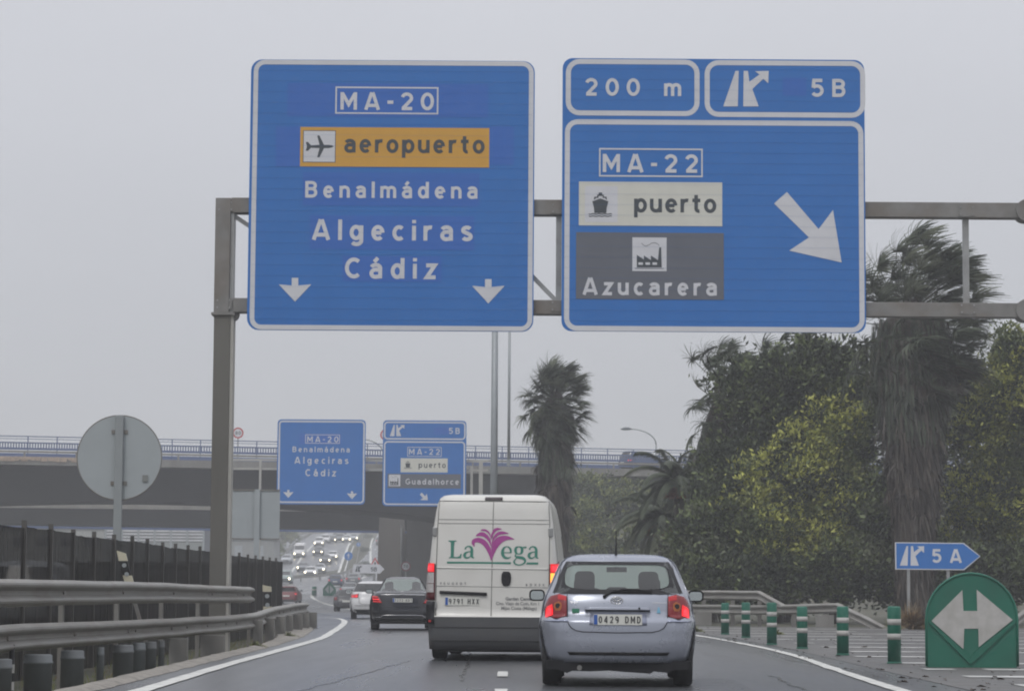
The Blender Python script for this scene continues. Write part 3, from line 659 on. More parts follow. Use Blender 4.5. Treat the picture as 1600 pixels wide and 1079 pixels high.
ship(f2, 631.5, 720, 643, 731.5, inkf); f2.text('puerto', 654, 696.5, 730.5, 9, inkf, .03)
f2.rect(607.5, 741, 625.5, 759, whitef, 'pictogram_panel'); factory(f2, 608, 741, 625, 759, inkf, whitef); f2.text('Guadalhorce', 633.5, 717, 756.5, 9, whitef, .03)
f2.layer = 1; f2.poly([(656, 772), (659, 769), (664.5, 775), (667, 770.5), (668.5, 781), (656, 780.5), (661, 777.5)], whitef, 'arrow')
fq = at(360, 925, FY + .4)
fg = empty('sign_gantry', 'distant slim gantry carrying the two smaller blue signs', 'gantry', (fq.x, FY + .4, gz(FY)))
def FL(px, py): q = at(px, py, FY + .4); return Vector((q.x - fq.x, 0, q.z - gz(FY)))
pale = M('pale gantry steel', (.42, .41, .38), .5, metal=.3, var=.1)
for px, w_, top in ((360.5, .12, 719), (407, .12, 719), (737, .14, 728), (751.5, .22, 722)):
    q = FL(px, top); MB().box(q.x - w_ / 2, q.x + w_ / 2, -.1, .1, -.2, q.z).obj('post', pale, fg)
for y_, px1 in ((717.5, 762), (731.5, 762)):
    a = FL(357, y_ + .5 * 0); b = FL(px1, y_); MB().box(a.x, b.x, .11, .22, a.z - .06, a.z + .06).obj('beam', pale, fg)

# ---------------------------------------------------------------- smaller signs
def postsign(name, label, Y, cat, build, posts, zb=None):
    s = build(); return s
# back of the round sign, left
def roundback():
    Y = 50.0; c = at(186.5, 714.5, Y); R = 66.0 / (FPX / Y); zb = -.33
    r = empty('round_sign', 'large round grey sign seen from behind on a single post at the left', 'road sign', (c.x, Y, zb)); z = c.z - zb
    MB().lathe([(R - .03, .0), (R, .0), (R, .035), (R - .03, .035), (R - .035, .02), (.01, .02)], (0, 0, z), 56, 'y').obj('disc', greybk, r)
    MB().tube([(R * cos(a_), .01, z + R * sin(a_)) for a_ in [i * 2 * pi / 56 for i in range(57)]], .014, 8, False).obj('rim', galvd, r, True)
    MB().box(-.08, .08, -.10, -.02, 0, z + R).obj('post', M('sign post grey', (.25, .27, .275), .6, var=.06), r, bevel=.015)
    q = at(227, 747, Y); MB().box(q.x - c.x - .055, q.x - c.x + .055, -.022, -.013, q.z - zb - .065, q.z - zb + .065).obj('sticker', M('grey sticker', (.2, .21, .2), .7), r)
    for dz in (-.5, .5): MB().box(-.16, .16, -.018, -.004, z + dz - .04, z + dz + .04).obj('clamp', galvd, r)
roundback()
Y = 88.0; a = at(355, 764, Y); b = at(436.5, 842, Y); r = empty('square_sign', 'square grey sign seen from behind just right of the gantry post', 'road sign', ((a.x + b.x) / 2, Y, 0))
W2 = (b.x - a.x) / 2; z0 = at(396, 842, Y).z; z1 = at(396, 764, Y).z
MB().box(-W2, W2, 0, .03, z0, z1).obj('plate', greybk, r, bevel=.01); MB().box(-W2, W2, -.03, -.002, z1 - .05, z1).obj('rim', galvd, r); MB().box(-W2, W2, -.03, -.002, z0, z0 + .04).obj('rim', galvd, r)
xp = at(402, 800, Y).x - (a.x + b.x) / 2; MB().box(xp - .09, xp + .09, -.12, -.032, -.2, z1).obj('post', greybk, r)
def disc_sign(name, label, px, py, rp, Y, cat, zb, face, ring=None, txt=None, txtm=None, postw=.05, arrow=False):
    c = at(px, py, Y); k = FPX / Y; R = rp / k; r = empty(name, label, cat, (c.x, Y, zb)); z = c.z - zb
    MB().lathe([(.005, -.012), (R, -.012), (R, .02), (.005, .02)], (0, 0, z), 28, 'y').obj('plate', ring or face, r)
    if ring: MB().lathe([(.005, -.018), (R * .74, -.018), (R * .74, -.011), (.005, -.011)], (0, 0, z), 28, 'y').obj('face', face, r)
    if txt:
        for V, F in strokes(txt, -R * .48, R * .48, z - R * .31, R * .62, .17): mesh('letter', [(x, -.022 - l_, zz) for x, l_, zz in V], F, txtm, r)
    if arrow:
        MB().prism([(-.1 * R, z - .6 * R), (.1 * R, z - .6 * R), (.1 * R, z + .1 * R), (.4 * R, z + .05 * R), (0, z + .65 * R), (-.4 * R, z + .05 * R), (-.1 * R, z + .1 * R)], -.02, -.013).obj('arrow', whitef, r)
    MB().box(-postw, postw, .022, .08, 0, z + R * .3).obj('post', galv, r); return r
disc_sign('speed_limit_sign', 'round 80 speed limit sign standing above the bridge railing', 372, 676, 8.6, 208, 'road sign', Z1, whitef, redf, '80', inkf, .05)
disc_sign('speed_limit_sign', 'round red rimmed sign half hidden behind the distant exit sign', 603, 679, 9, 208, 'road sign', Z1, whitef, redf, None, None, .05)
q = at(634, 884, 150); disc_sign('speed_limit_sign', 'round 70 speed limit sign under the bridge beside the pier', 634, 884, 7.8, 215, 'road sign', gz(215), whitef, M('dull red', (.22, .04, .05), .5), '70', inkf, .06)
disc_sign('arrow_sign', 'larger round blue arrow sign at the edge of the median', 544.5, 868, 6.6, 330, 'road sign', gz(330), bluef, None, None, None, .06, True)
disc_sign('arrow_sign', 'tiny round blue sign further up the median', 560, 850, 3.2, 440, 'road sign', gz(440), bluef, None, None, None, .06, True)
# 5 A arrow board on the right
s5 = Sign('exit_sign', 'blue arrow shaped exit sign reading 5 A on two posts', 80, 1398, 846, 1500, 889, 'road sign', slat=0)
for o in list(s5.r.children): bpy.data.objects.remove(o)
OUT = [(1398.5, 846.5), (1506, 847.5), (1532, 868.5), (1506.5, 890), (1399, 889)]
def shrink(P, t): 
    c = (sum(p[0] for p in P) / len(P), sum(p[1] for p in P) / len(P)); return [(p[0] + (c[0] - p[0]) * t / abs(p[0] - c[0] + .01) if False else c[0] + (p[0] - c[0]) * (1 - t / 60), c[1] + (p[1] - c[1]) * (1 - t / 21)) for p in P]
MB().prism([s5.P(*p) for p in OUT], 0, .04).obj('plate', whitef, s5.r)
s5.poly(shrink(OUT, 1.5), bluef, 'face'); s5.layer = 1
exit_icon(s5, 1406, 852, 1444, 883, whitef); s5.text('5 A', 1456, 1503, 878.5, 21, whitef, .032)
for px in (1420, 1482): 
    x = s5.P(px, 900)[0]; MB().box(x - .045, x + .045, .042, .11, -s5.cz, s5.H / 2 - .1).obj('post', galv, s5.r)
# white 5B arrow board in the distance
s6 = Sign('exit_sign', 'small white arrow shaped exit sign reading 5B beyond the cars', 170, 550, 881, 590, 895, 'road sign', slat=0)
for o in list(s6.r.children): bpy.data.objects.remove(o)
OUT = [(552, 881), (593, 881), (600.5, 888.5), (593.5, 895.5), (550.5, 894.5)]
MB().prism([s6.P(*p) for p in OUT], 0, .04).obj('plate', whitef, s6.r); s6.layer = 1
exit_icon(s6, 555, 883, 565, 892.5, inkf); s6.text('5B', 579, 589, 892, 6.5, inkf, .03)
for px in (584,): x = s6.P(px, 900)[0]; MB().box(x - .06, x + .06, .042, .12, -s6.cz + gz(170), 0).obj('post', galv, s6.r)
# warning triangle
Y = 178.0; c = at(586, 880, Y); k = FPX / Y; r = empty('warning_sign', 'red edged triangular warning sign behind the white 5B arrow', 'road sign', (c.x, Y, gz(Y))); z = c.z - gz(Y)
t_ = lambda R, y: [(R * sin(a_), z + R * cos(a_)) for a_ in (0, 2 * pi / 3, 4 * pi / 3)]
MB().prism(t_(10 / k, 0), -.01, .02).obj('plate', redf, r); MB().prism(t_(6.4 / k, 0), -.018, -.011).obj('face', whitef, r)
MB().prism([(-.06, z - .1), (.06, z - .1), (.06, z + .05), (0, z + .14), (-.06, z + .05)], -.024, -.019).obj('pictogram', inkf, r); MB().box(-.04, .04, .022, .09, 0, z).obj('post', galv, r)
q = onroad(627, 905); q.y = 222; q.x = at(627, 860, 222).x; r = empty('pole', 'slim bare grey pole in front of the brown bridge pier', 'pole', (q.x, 222, gz(222)))
MB().tube([(0, 0, 0), (0, 0, at(627, 823, 222).z - gz(222))], .075, 10).obj('shaft', galv, r, True)

# ---------------------------------------------------------------- bollards and gore nose marker
green = M('green marker plastic', (.012, .13, .085), .45, var=.08, scale=4, dirt=(.02, .07, .05), dscale=2)
wband = M('reflective band', (.42, .41, .39), .5, var=.1, scale=8, dirt=(.3, .29, .26), dscale=5)
for i, (px, yb, lab) in enumerate(((1133, 990, 'smallest, nearest the silver car'), (1165.5, 995, 'second from the silver car'), (1206, 1006, 'third from the silver car'), (1253.5, 1012, 'third from the big green marker'), (1317, 1022, 'second from the big green marker'), (1397.5, 1035, 'largest and nearest the big green marker'))):
    hz = 925 + .0067 * (px - 800); Y = 1.03 * FPX / (yb - hz)
    r = empty('bollard', 'green bollard with two white bands, ' + lab, 'bollard', (at(px, yb, Y).x, Y, .002), group='green bollards along the exit gore')
    R = .102; h = .80 + .03 * (i % 3)
    MB().lathe([(R, 0), (R, h - .03), (R * .93, h - .008), (R * .8, h)], n=24).obj('body', green, r, True)
    MB().lathe([(R * 1.12, 0), (R * 1.12, .02), (R, .03)], n=24).obj('base_ring', green, r)
    for z in (h - .28, h - .50): MB().lathe([(R + .003, z), (R + .003, z + .09)], n=24).obj('band', wband, r, True)
c = at(1519, 1041, 37); r = empty('vertex_marker', 'big round topped green gore marker with white double arrow', 'road marker', (c.x, 37, .002))
R = .645
def vprof(nh=10):
    O = [(R, 0)]; 
    for i in range(25): t = pi * i / 24; O.append((R * cos(t), .69 + R * sin(t)))
    O.append((-R, 0)); return O
O = vprof(); m = MB(); n = len(O); yb_ = 1.2
rows = []
for j in range(13):      # curved shell: the outline swept back with a rounded nose
    t = j / 12; sc = 1.0 - .42 * t ** 1.6; yy = t * 1.0
    rows.append([(x * sc, yy, z * (1 - .25 * t ** 2)) for x, z in O])
for rw in rows: m.v += [Vector(p) for p in rw]
for j in range(12):
    for i in range(n - 1): k = j * n + i; m.f.append((k, k + 1, k + n + 1, k + n))
for t in tessellate_polygon([[Vector((x, z, 0)) for x, z in O]]): m.f.append(tuple(t)); m.f.append(tuple(12 * n + q for q in reversed(t)))
m.obj('body', green, r)
def vp(p): q = at(1080 + p[0] / 3.077, 820 + p[1] / 3.077, 37); return q.x - c.x, q.z
m = MB(); m.prism([vp(p) for p in ((1155, 460), (1303, 312), (1308, 412), (1375, 412), (1372, 310), (1545, 455), (1382, 585), (1380, 497), (1312, 497), (1308, 595))], -.014, -.004); m.obj('double_arrow', wband, r)
m = MB()
for P in (((1143, 470), (1157, 466), (1306, 600), (1340, 640), (1380, 592), (1545, 462), (1560, 466), (1400, 618), (1340, 668), (1290, 618)),): m.prism([vp(p) for p in P], -.03, -.004)
m.obj('raised_rib', green, r)
MB().tube([(-R - .01, -.005, .02), (-R - .01, -.005, .69)] + [(-(R + .01) * cos(pi * i / 16), -.005, .69 + (R + .01) * sin(pi * i / 16)) for i in range(1, 16)] + [(R + .01, -.005, .69), (R + .01, -.005, .02)], .018, 8).obj('edge_bead', green, r, True)
# distant green ones
q = onroad(491, 930); r = empty('bollard', 'distant green bollard at the tip of the left branch island', 'bollard', q)
MB().lathe([(.22, 0), (.22, .8), (.18, .86)], n=16).obj('body', green, r, True); MB().lathe([(.226, .5), (.226, .62)], n=16).obj('band', wband, r)
q = onroad(514.5, 930); r = empty('vertex_marker', 'distant green gore marker with diamond top on the branch island', 'road marker', q)
k = FPX / q.y; MB().prism([(-10 / k, 0), (10 / k, 0), (10 / k, 11 / k), (0, 22.5 / k), (-10 / k, 11 / k)], 0, .5).obj('body', green, r)
MB().prism([(-7 / k, 9.5 / k), (-1 / k, 3 / k), (-1 / k, 16 / k)], -.02, -.003).obj('arrow', greybk, r); MB().prism([(7 / k, 9.5 / k), (1 / k, 16 / k), (1 / k, 3 / k)], -.02, -.003).obj('arrow', greybk, r)

# ---------------------------------------------------------------- guard rails
WP = [(0, -.155), (.03, -.148), (.055, -.135), (.092, -.115), (.10, -.095), (.092, -.075), (.012, -.028), (.006, 0), (.012, .028), (.092, .075), (.10, .095), (.092, .115), (.05, .135), (.025, .148), (-.01, .155)]
def rail_line(root, P, side, name='rail_beam', mat=railm, seclen=4.0):
    """P = list (X, Y, ztop); corrugated beam facing 'side' (+1 = +X)"""
    Pd = []
    for a, b in zip(P, P[1:]):
        a, b = Vector(a), Vector(b); n = max(1, int((b - a).length / .5)); Pd += [a + (b - a) * (i / n) for i in range(n)]
    Pd.append(Vector(P[-1])); per = max(1, int(seclen / .5)); i = 0
    while i < len(Pd) - 1:
        seg = Pd[i:i + per + 1]; V = []; F = []
        for j, p in enumerate(seg):
            gi = i + j; t = (Pd[min(gi + 1, len(Pd) - 1)] - Pd[max(gi - 1, 0)]); t.z = 0; t.normalize(); nr = Vector((t.y, -t.x, 0)) * side
            wob = .012 * noise.noise(Vector((p.x * .8, p.y * .45, p.z)))
            for dx, dz in WP: V.append(p + nr * (dx + wob) + Vector((0, 0, dz - .155 + wob)))
        n = len(WP)
        for j in range(len(seg) - 1):
            for q in range(n - 1): k = j * n + q; F.append((k, k + 1, k + n + 1, k + n))
        o = mesh(name, V, F, mat, root, False); so_ = o.modifiers.new('sol', 'SOLIDIFY'); so_.thickness = .006
        e = seg[-1]; 
        for zz in (-.155,): MB().lathe([(.022, -.002), (.022, .012), (.012, .02)], (e.x + side * .02, e.y - .02, e.z + zz), 8, 'x').obj('bolt', galvd, root)
        i += per
sm = lambda P: smooth2(P, False, 5)
LLOW = sm([(-5.95, 20, .58), (-5.88, 29.5, .61), (-5.65, 38, .58), (-5.4, 47, .56), (-5.3, 53, .57), (-5.5, 58, .62), (-5.62, 64, .68), (-5.72, 69, .70), (-5.8, 73, .70)])
LUP = sm([(-5.95, 20, 1.13), (-5.85, 29.5, 1.14), (-5.55, 40, 1.14), (-5.27, 52, 1.10)])
rr_ = empty('guard_rail', 'long double steel guard rail curving along the left edge of the road', 'guard rail', (-5.9, 30, -.35))
rr_.location = (0, 0, 0)
rail_line(rr_, LUP, 1); rail_line(rr_, LLOW, 1)
def xat(P, Y):
    for a, b in zip(P, P[1:]):
        if a[1] <= Y <= b[1]: t = (Y - a[1]) / (b[1] - a[1] + 1e-9); return a[0] + (b[0] - a[0]) * t, a[2] + (b[2] - a[2]) * t
    return P[-1][0], P[-1][2]
Y = 22.0
while Y < 73:
    x, zl = xat(LLOW, Y); zt_ = xat(LUP, Y)[1] if Y < 52 else zl
    MB().box(x - .19, x - .13, Y - .06, Y + .06, terrain(x, Y) - .1, zt_ - .02).obj('post', railm, rr_)
    MB().box(x - .128, x + .008, Y - .05, Y + .05, zl - .25, zl - .06).obj('spacer', galvd, rr_)
    if Y < 52: MB().box(x - .128, x + .008, Y - .05, Y + .05, zt_ - .25, zt_ - .06).obj('spacer', galvd, rr_)
    for zz in ([zl] + ([zt_] if Y < 52 else [])):
        MB().lathe([(.032, -.002), (.032, .012), (.016, .022)], (x + .014, Y, zz - .155), 8, 'x').obj('bolt', galvd, rr_)
    Y += 4.0 if Y > 22 else 4
cone = MB(); 
for (Yc, w_) in ((41.6, .30), (45.0, .42), (52.6, .2), (56.5, .22), (60, .26), (63.5, .2), (66.5, .26), (69.5, .26), (72.5, .3)):
    x, zl = xat(LLOW, Yc); MB().box(x + .05, x + .05 + w_, Yc - .06, Yc + .06, -.36, .26 + (Yc > 50) * .18).obj('concrete_post', concrete, rr_, bevel=.01)
sleeve = M('dull grey plastic sleeve', (.15, .165, .17), .55, var=.1, dirt=(.07, .065, .06))
for Yc, rr__ in ((27.0, .15), (28.8, .13), (30.9, .17), (33.0, .15), (34.9, .05), (36.6, .145), (37.9, .095), (38.9, .09), (39.9, .05)):
    x, zl = xat(LLOW, Yc); MB().lathe([(rr__, 0), (rr__, .50), (rr__ * 1.06, .505), (rr__ * 1.06, .53), (rr__, .535), (rr__, .60), (rr__ * .9, .615)], (x + .2, Yc, -.36), 18).obj('post_sleeve', sleeve, rr_, True)
# right double guard rail ending in two ramps
rr2 = empty('guard_rail', 'double steel guard rail right of the road with ramped ends behind the bollards', 'guard rail', (0, 0, 0))
XY = lambda px, Y: at(px, 930, Y).x
UP = [(XY(1010, 92), 92, 1.13), (XY(1090, 88), 88, 1.14), (XY(1187, 85), 85, 1.14), (XY(1228, 83.5), 83.5, .68)]
LO = [(XY(1010, 92), 92, .66), (XY(1090, 88), 88, .66), (XY(1187, 85), 85, .67), (XY(1240, 83), 83, .71), (XY(1310, 81), 81, .76), (XY(1352, 80), 80, .38), (XY(1388, 79.2), 79.2, .03)]
rail_line(rr2, UP, 1); rail_line(rr2, LO, 1)
for px, zt_ in ((1060, 1.1), (1100, 1.1), (1145, 1.1), (1187, 1.1), (1240, .66), (1290, .7)):
    Y = 90 - (px - 1060) * .036; MB().box(XY(px, Y + .1) - .07, XY(px, Y + .1) + .07, Y + .12, Y + .18, -.1, zt_).obj('post', railm, rr2)
for px in (1100, 1290): Y = 88.3 - (px - 1060) * .036; MB().box(XY(px, Y) - .28, XY(px, Y) + .28, Y + .2, Y + .3, -.1, .4).obj('concrete_post', concrete, rr2)
rr3 = empty('guard_rail', 'short ramped guard rail end at the far right behind the green marker', 'guard rail', (0, 0, 0))
rail_line(rr3, [(XY(1560, 78), 78, .02), (XY(1600, 79), 79, .62), (XY(1625, 80), 80, .7), (XY(1760, 82), 82, .7)], 1)
for px in (1615, 1680): MB().box(XY(px, 80.5) - .07, XY(px, 80.5) + .07, 80.5, 80.56, -.1, .6).obj('post', railm, rr3)
# distant guard rails
def simple_rail(label, pts, n=1):
    r = empty('guard_rail', label, 'guard rail', (0, 0, 0))
    for a, b in zip(pts, pts[1:]):
        MB().beam((a[0], a[1], gz(a[1]) + .62), (b[0], b[1], gz(b[1]) + .62), .05, .3).obj('rail_beam', railm, r)
    for a, b in zip(pts, pts[1:]):
        L_ = math.hypot(b[0] - a[0], b[1] - a[1]); k = max(1, int(L_ / 6))
        for i in range(k): t = i / k; x = a[0] + (b[0] - a[0]) * t; y = a[1] + (b[1] - a[1]) * t; MB().box(x - .07, x + .07, y + .04, y + .1, gz(y) - .1, gz(y) + .7).obj('post', railm, r)
def pp(px, Y): return (at(px, 900, Y).x, Y)
simple_rail('distant guard rail curving across the median from the left branch', [pp(440, 322), pp(470, 330), pp(500, 338), pp(530, 350), pp(548, 368), pp(556, 400), pp(561, 450), pp(566, 520)])
simple_rail('distant guard rail along the far left side of the oncoming lanes', [pp(405, 372), pp(425, 398), pp(447, 440), pp(460, 475), pp(480, 540), pp(490, 600)])
# delineator posts
def delineator(label, px, ytop, ybot, Y, lean):
    zb = -.36; c = at(px, ybot, Y); r = empty('marker_post', label, 'marker post', (c.x, Y, zb)); k = FPX / Y; h = at(px, ytop, Y).z - zb
    cr = M('cream marker plastic', (.62, .58, .44), .5, var=.1, dirt=(.3, .28, .2)); z3 = c.z - zb
    q = lambda z: -lean * (z - z3)
    def sl(z0, z1, w_, m_, nm, y0=0, s=.0): MB().add([(q(z0) - w_, y0, z0), (q(z0) + w_, y0, z0), (q(z0) + w_, .08, z0), (q(z0) - w_, .08, z0), (q(z1) - w_, y0, z1 + s), (q(z1) + w_, y0, z1), (q(z1) + w_, .08, z1), (q(z1) - w_, .08, z1 + s)],
        [(0, 3, 2, 1), (4, 5, 6, 7), (0, 1, 5, 4), (1, 2, 6, 5), (2, 3, 7, 6), (3, 0, 4, 7)]).obj(nm, m_, r)
    w_ = 7.5 / k * .9; sl(max(0, z3 - .12), z3 + .02, w_, cr, 'shaft'); sl(0, max(0, z3 - .12) - .002, w_ * .4, galvd, 'stem'); sl(z3 + .022, h - .14, w_ * .9, black, 'dark_band'); sl(h - .138, h, w_, cr, 'cap', 0, .05)
    for f in (.15, .72): z = z3 + (h - .14 - z3) * f; MB().lathe([(.002, -.012), (w_ * .5, -.012), (w_ * .5, 0), (.002, 0)], (q(z), 0, z), 14, 'y').obj('reflector', greybk, r)
delineator('leaning cream and black marker post above the left guard rail', 199, 864, 900, 48, .30)
delineator('smaller marker post with cream cap at the dark fence end', 418, 916, 948, 72, .05)
r = empty('striped_pole', 'thin pole with pale bands low at the left frame edge', 'pole', (at(18, 1050, 30).x, 30, -.36)); MB().tube([(0, 0, 0), (0, 0, .75)], .03, 10).obj('shaft', black, r, True)
for z in (.22, .42): MB().lathe([(.034, z), (.034, z + .1)], n=12).obj('band', wband, r)
# screened fence on the left
fen = empty('screen_fence', 'tall dark screened fence with grey posts beyond the left guard rail', 'fence', (-7.5, 60, -.36)); fen.location = (0, 0, 0)
def screen():
    m = bpy.data.materials.new('dark screen net'); m.use_nodes = True; t = m.node_tree; b = t.nodes['Principled BSDF']; n = t.nodes.new; l = t.links.new
    c = n('ShaderNodeTexCoord'); mp = n('ShaderNodeMapping'); mp.inputs['Scale'].default_value = (1, 3, .25); l(c.outputs['Object'], mp.inputs[0])
    nz = n('ShaderNodeTexNoise'); nz.inputs['Scale'].default_value = 2.2; nz.inputs['Detail'].default_value = 5; l(mp.outputs[0], nz.inputs['Vector'])
    r_ = n('ShaderNodeValToRGB'); r_.color_ramp.elements[0].color = (.010, .0095, .009, 1); r_.color_ramp.elements[1].color = (.035, .031, .028, 1); r_.color_ramp.elements[0].position = .35; r_.color_ramp.elements[1].position = .7
    l(nz.outputs['Fac'], r_.inputs[0]); l(r_.outputs[0], b.inputs['Base Color']); b.inputs['Roughness'].default_value = .9; b.inputs['Alpha'].default_value = .9; b.inputs['Specular IOR Level'].default_value = .1; return m
scr = screen(); fpost = M('fence post steel', (.09, .085, .078), .6, metal=.3, var=.15)
Y = 26.0
while Y < 84.5:
    x = -7.5 + .05 * noise.noise(Vector((Y, 0, 0))); zt_ = 1.98 + .05 * noise.noise(Vector((Y * .8, 2, 0))); zb = terrain(-7.5, Y) - .02
    MB().box(x - .035, x + .035, Y - .035, Y + .035, zb - .1, zt_ + .09).obj('post', fpost, fen)
    if Y + 2.25 < 85:
        m = MB(); n = 6
        for i in range(n + 1):
            t = i / n; yy = Y + .036 + (2.25 - .072) * t; sag = .012 * sin(pi * t) + .02 * noise.noise(Vector((yy * 2, 0, 0)))
            m.v += [Vector((x + .01 + .02 * sin(pi * t * 2 + Y), yy, zb)), Vector((x + .01, yy, zt_ - sag))]
        for i in range(n): k = 2 * i; m.f.append((k, k + 1, k + 3, k + 2))
        m.obj('screen_panel', scr, fen)
    Y += 2.25
# return of the fence at its far end, facing the driver
x = -7.5
m = MB(); m.v = [Vector(p) for p in ((x, 84.6, -.1), (x - 14, 88, -.1), (x - 14, 88, 1.96), (x, 84.6, 1.96))]; m.f = [(0, 1, 2, 3)]; m.obj('screen_panel', scr, fen)
# pale buildings far left under the bridges
bw = M('white louvre', (.62, .63, .64), .6, var=.08, dirt=(.4, .4, .4)); bd = M('dark louvre gap', (.12, .13, .15), .7)
r = empty('warehouse', 'long pale louvred building visible under the left of the lower bridge', 'building', (at(240, 850, 285).x, 285, gz(285)))
X0, X1 = at(165, 850, 285).x - r.location.x, at(318, 850, 285).x - r.location.x
MB().box(X0, X1, .3, 14, 0, 8.5).obj('wall', bd, r)
zz = 5.2
while zz < 8.4: MB().box(X0, X1, 0, .29, zz, zz + .2).obj('louvre', bw, r); zz += .34
MB().box(X0, X1, -.02, .29, 0, 5.1).obj('lower_wall', M('grey cladding', (.25, .27, .26), .7, var=.1), r)
for i in range(7): x = X0 + (X1 - X0) * i / 6; MB().box(x - .1, x + .1, -.12, -.03, 0, 8.6).obj('column', greybk, r)
r = empty('shed', 'low grey shed left of the louvred building under the bridge', 'building', (at(95, 850, 300).x, 300, gz(300)))
MB().box(-7, 5, 0, 10, 0, 6.6).obj('wall', M('pale shed cladding', (.36, .37, .35), .7, var=.12), r); MB().box(-7.2, 5.2, -.2, 10.2, 6.6, 6.9).obj('roof', galvd, r)
for i in range(4): MB().box(-5.6 + i * 2.8, -4 + i * 2.8, -.04, -.005, 4.6, 5.6).obj('window', bd, r)
r = empty('depot_building', 'grey depot building beyond the back of the square sign', 'building', (at(385, 850, 330).x, 330, gz(330)))
MB().box(-5, 3.5, 0, 9, 0, 5.4).obj('wall', M('grey render', (.27, .28, .27), .8, var=.12), r); MB().box(-5.2, 3.7, -.2, 9.2, 5.4, 5.7).obj('roof', galvd, r)
for i in range(3): MB().box(-4.2 + i * 2.7, -3.2 + i * 2.7, -.05, -.005, 1, 4.6).obj('window', greybk, r)
# ---------------------------------------------------------------- vehicles
def paintm(name, col, rough=.28, metal=.0, dirt=(.12, .115, .10), damt=.35): return M('paint ' + name, col, rough, metal=metal, var=.03, scale=1.0, dirt=dirt, dscale=.8, coat=.3, damt=damt * .6)
glass_l = glassmat('clear car glass', (.60, .68, .64), .05)
glass_f = glassmat('misted windscreen', (.8, .9, .85), .02, .5)
glass_d = glassmat('dark car glass', (.12, .14, .135), .05)
tail = M('tail lamp red', (.20, .010, .014), .25, var=.1, spec=.6)
tail_on = M('lit tail lamp', (.80, .014, .02), .3, var=.1, emit=.5)
tail_hot = M('lit tail lamp core', (1.0, .035, .05), .3, emit=1.0)
amber_on = M('lit amber lamp', (1.0, .36, .05), .3, emit=1.6)
clearl = M('clear lamp lens', (.45, .43, .42), .2, var=.15, scale=20)
head_on = M('lit headlamp', (1.0, .88, .60), .3, emit=6)
plate_m = M('plate white', (.62, .62, .57), .5, var=.04); plate_b = M('plate blue', (.03, .10, .36), .5); plate_k = M('plate ink', (.03, .03, .035), .5)
inter = M('dark interior', (.018, .019, .02), .8, var=.1); trim = M('black trim', (.014, .014, .016), .5, var=.1, spec=.25)
greyplast = M('grey bumper plastic', (.072, .074, .078), .65, var=.08, dirt=(.09, .085, .08), dscale=2, damt=.5, spec=.3)
chrome = M('chrome strip', (.6, .6, .6), .15, metal=.9); mirror_m = M('mirror glass', (.5, .55, .55), .08, metal=.9); rim_m = M('alloy', (.3, .3, .31), .35, metal=.8)
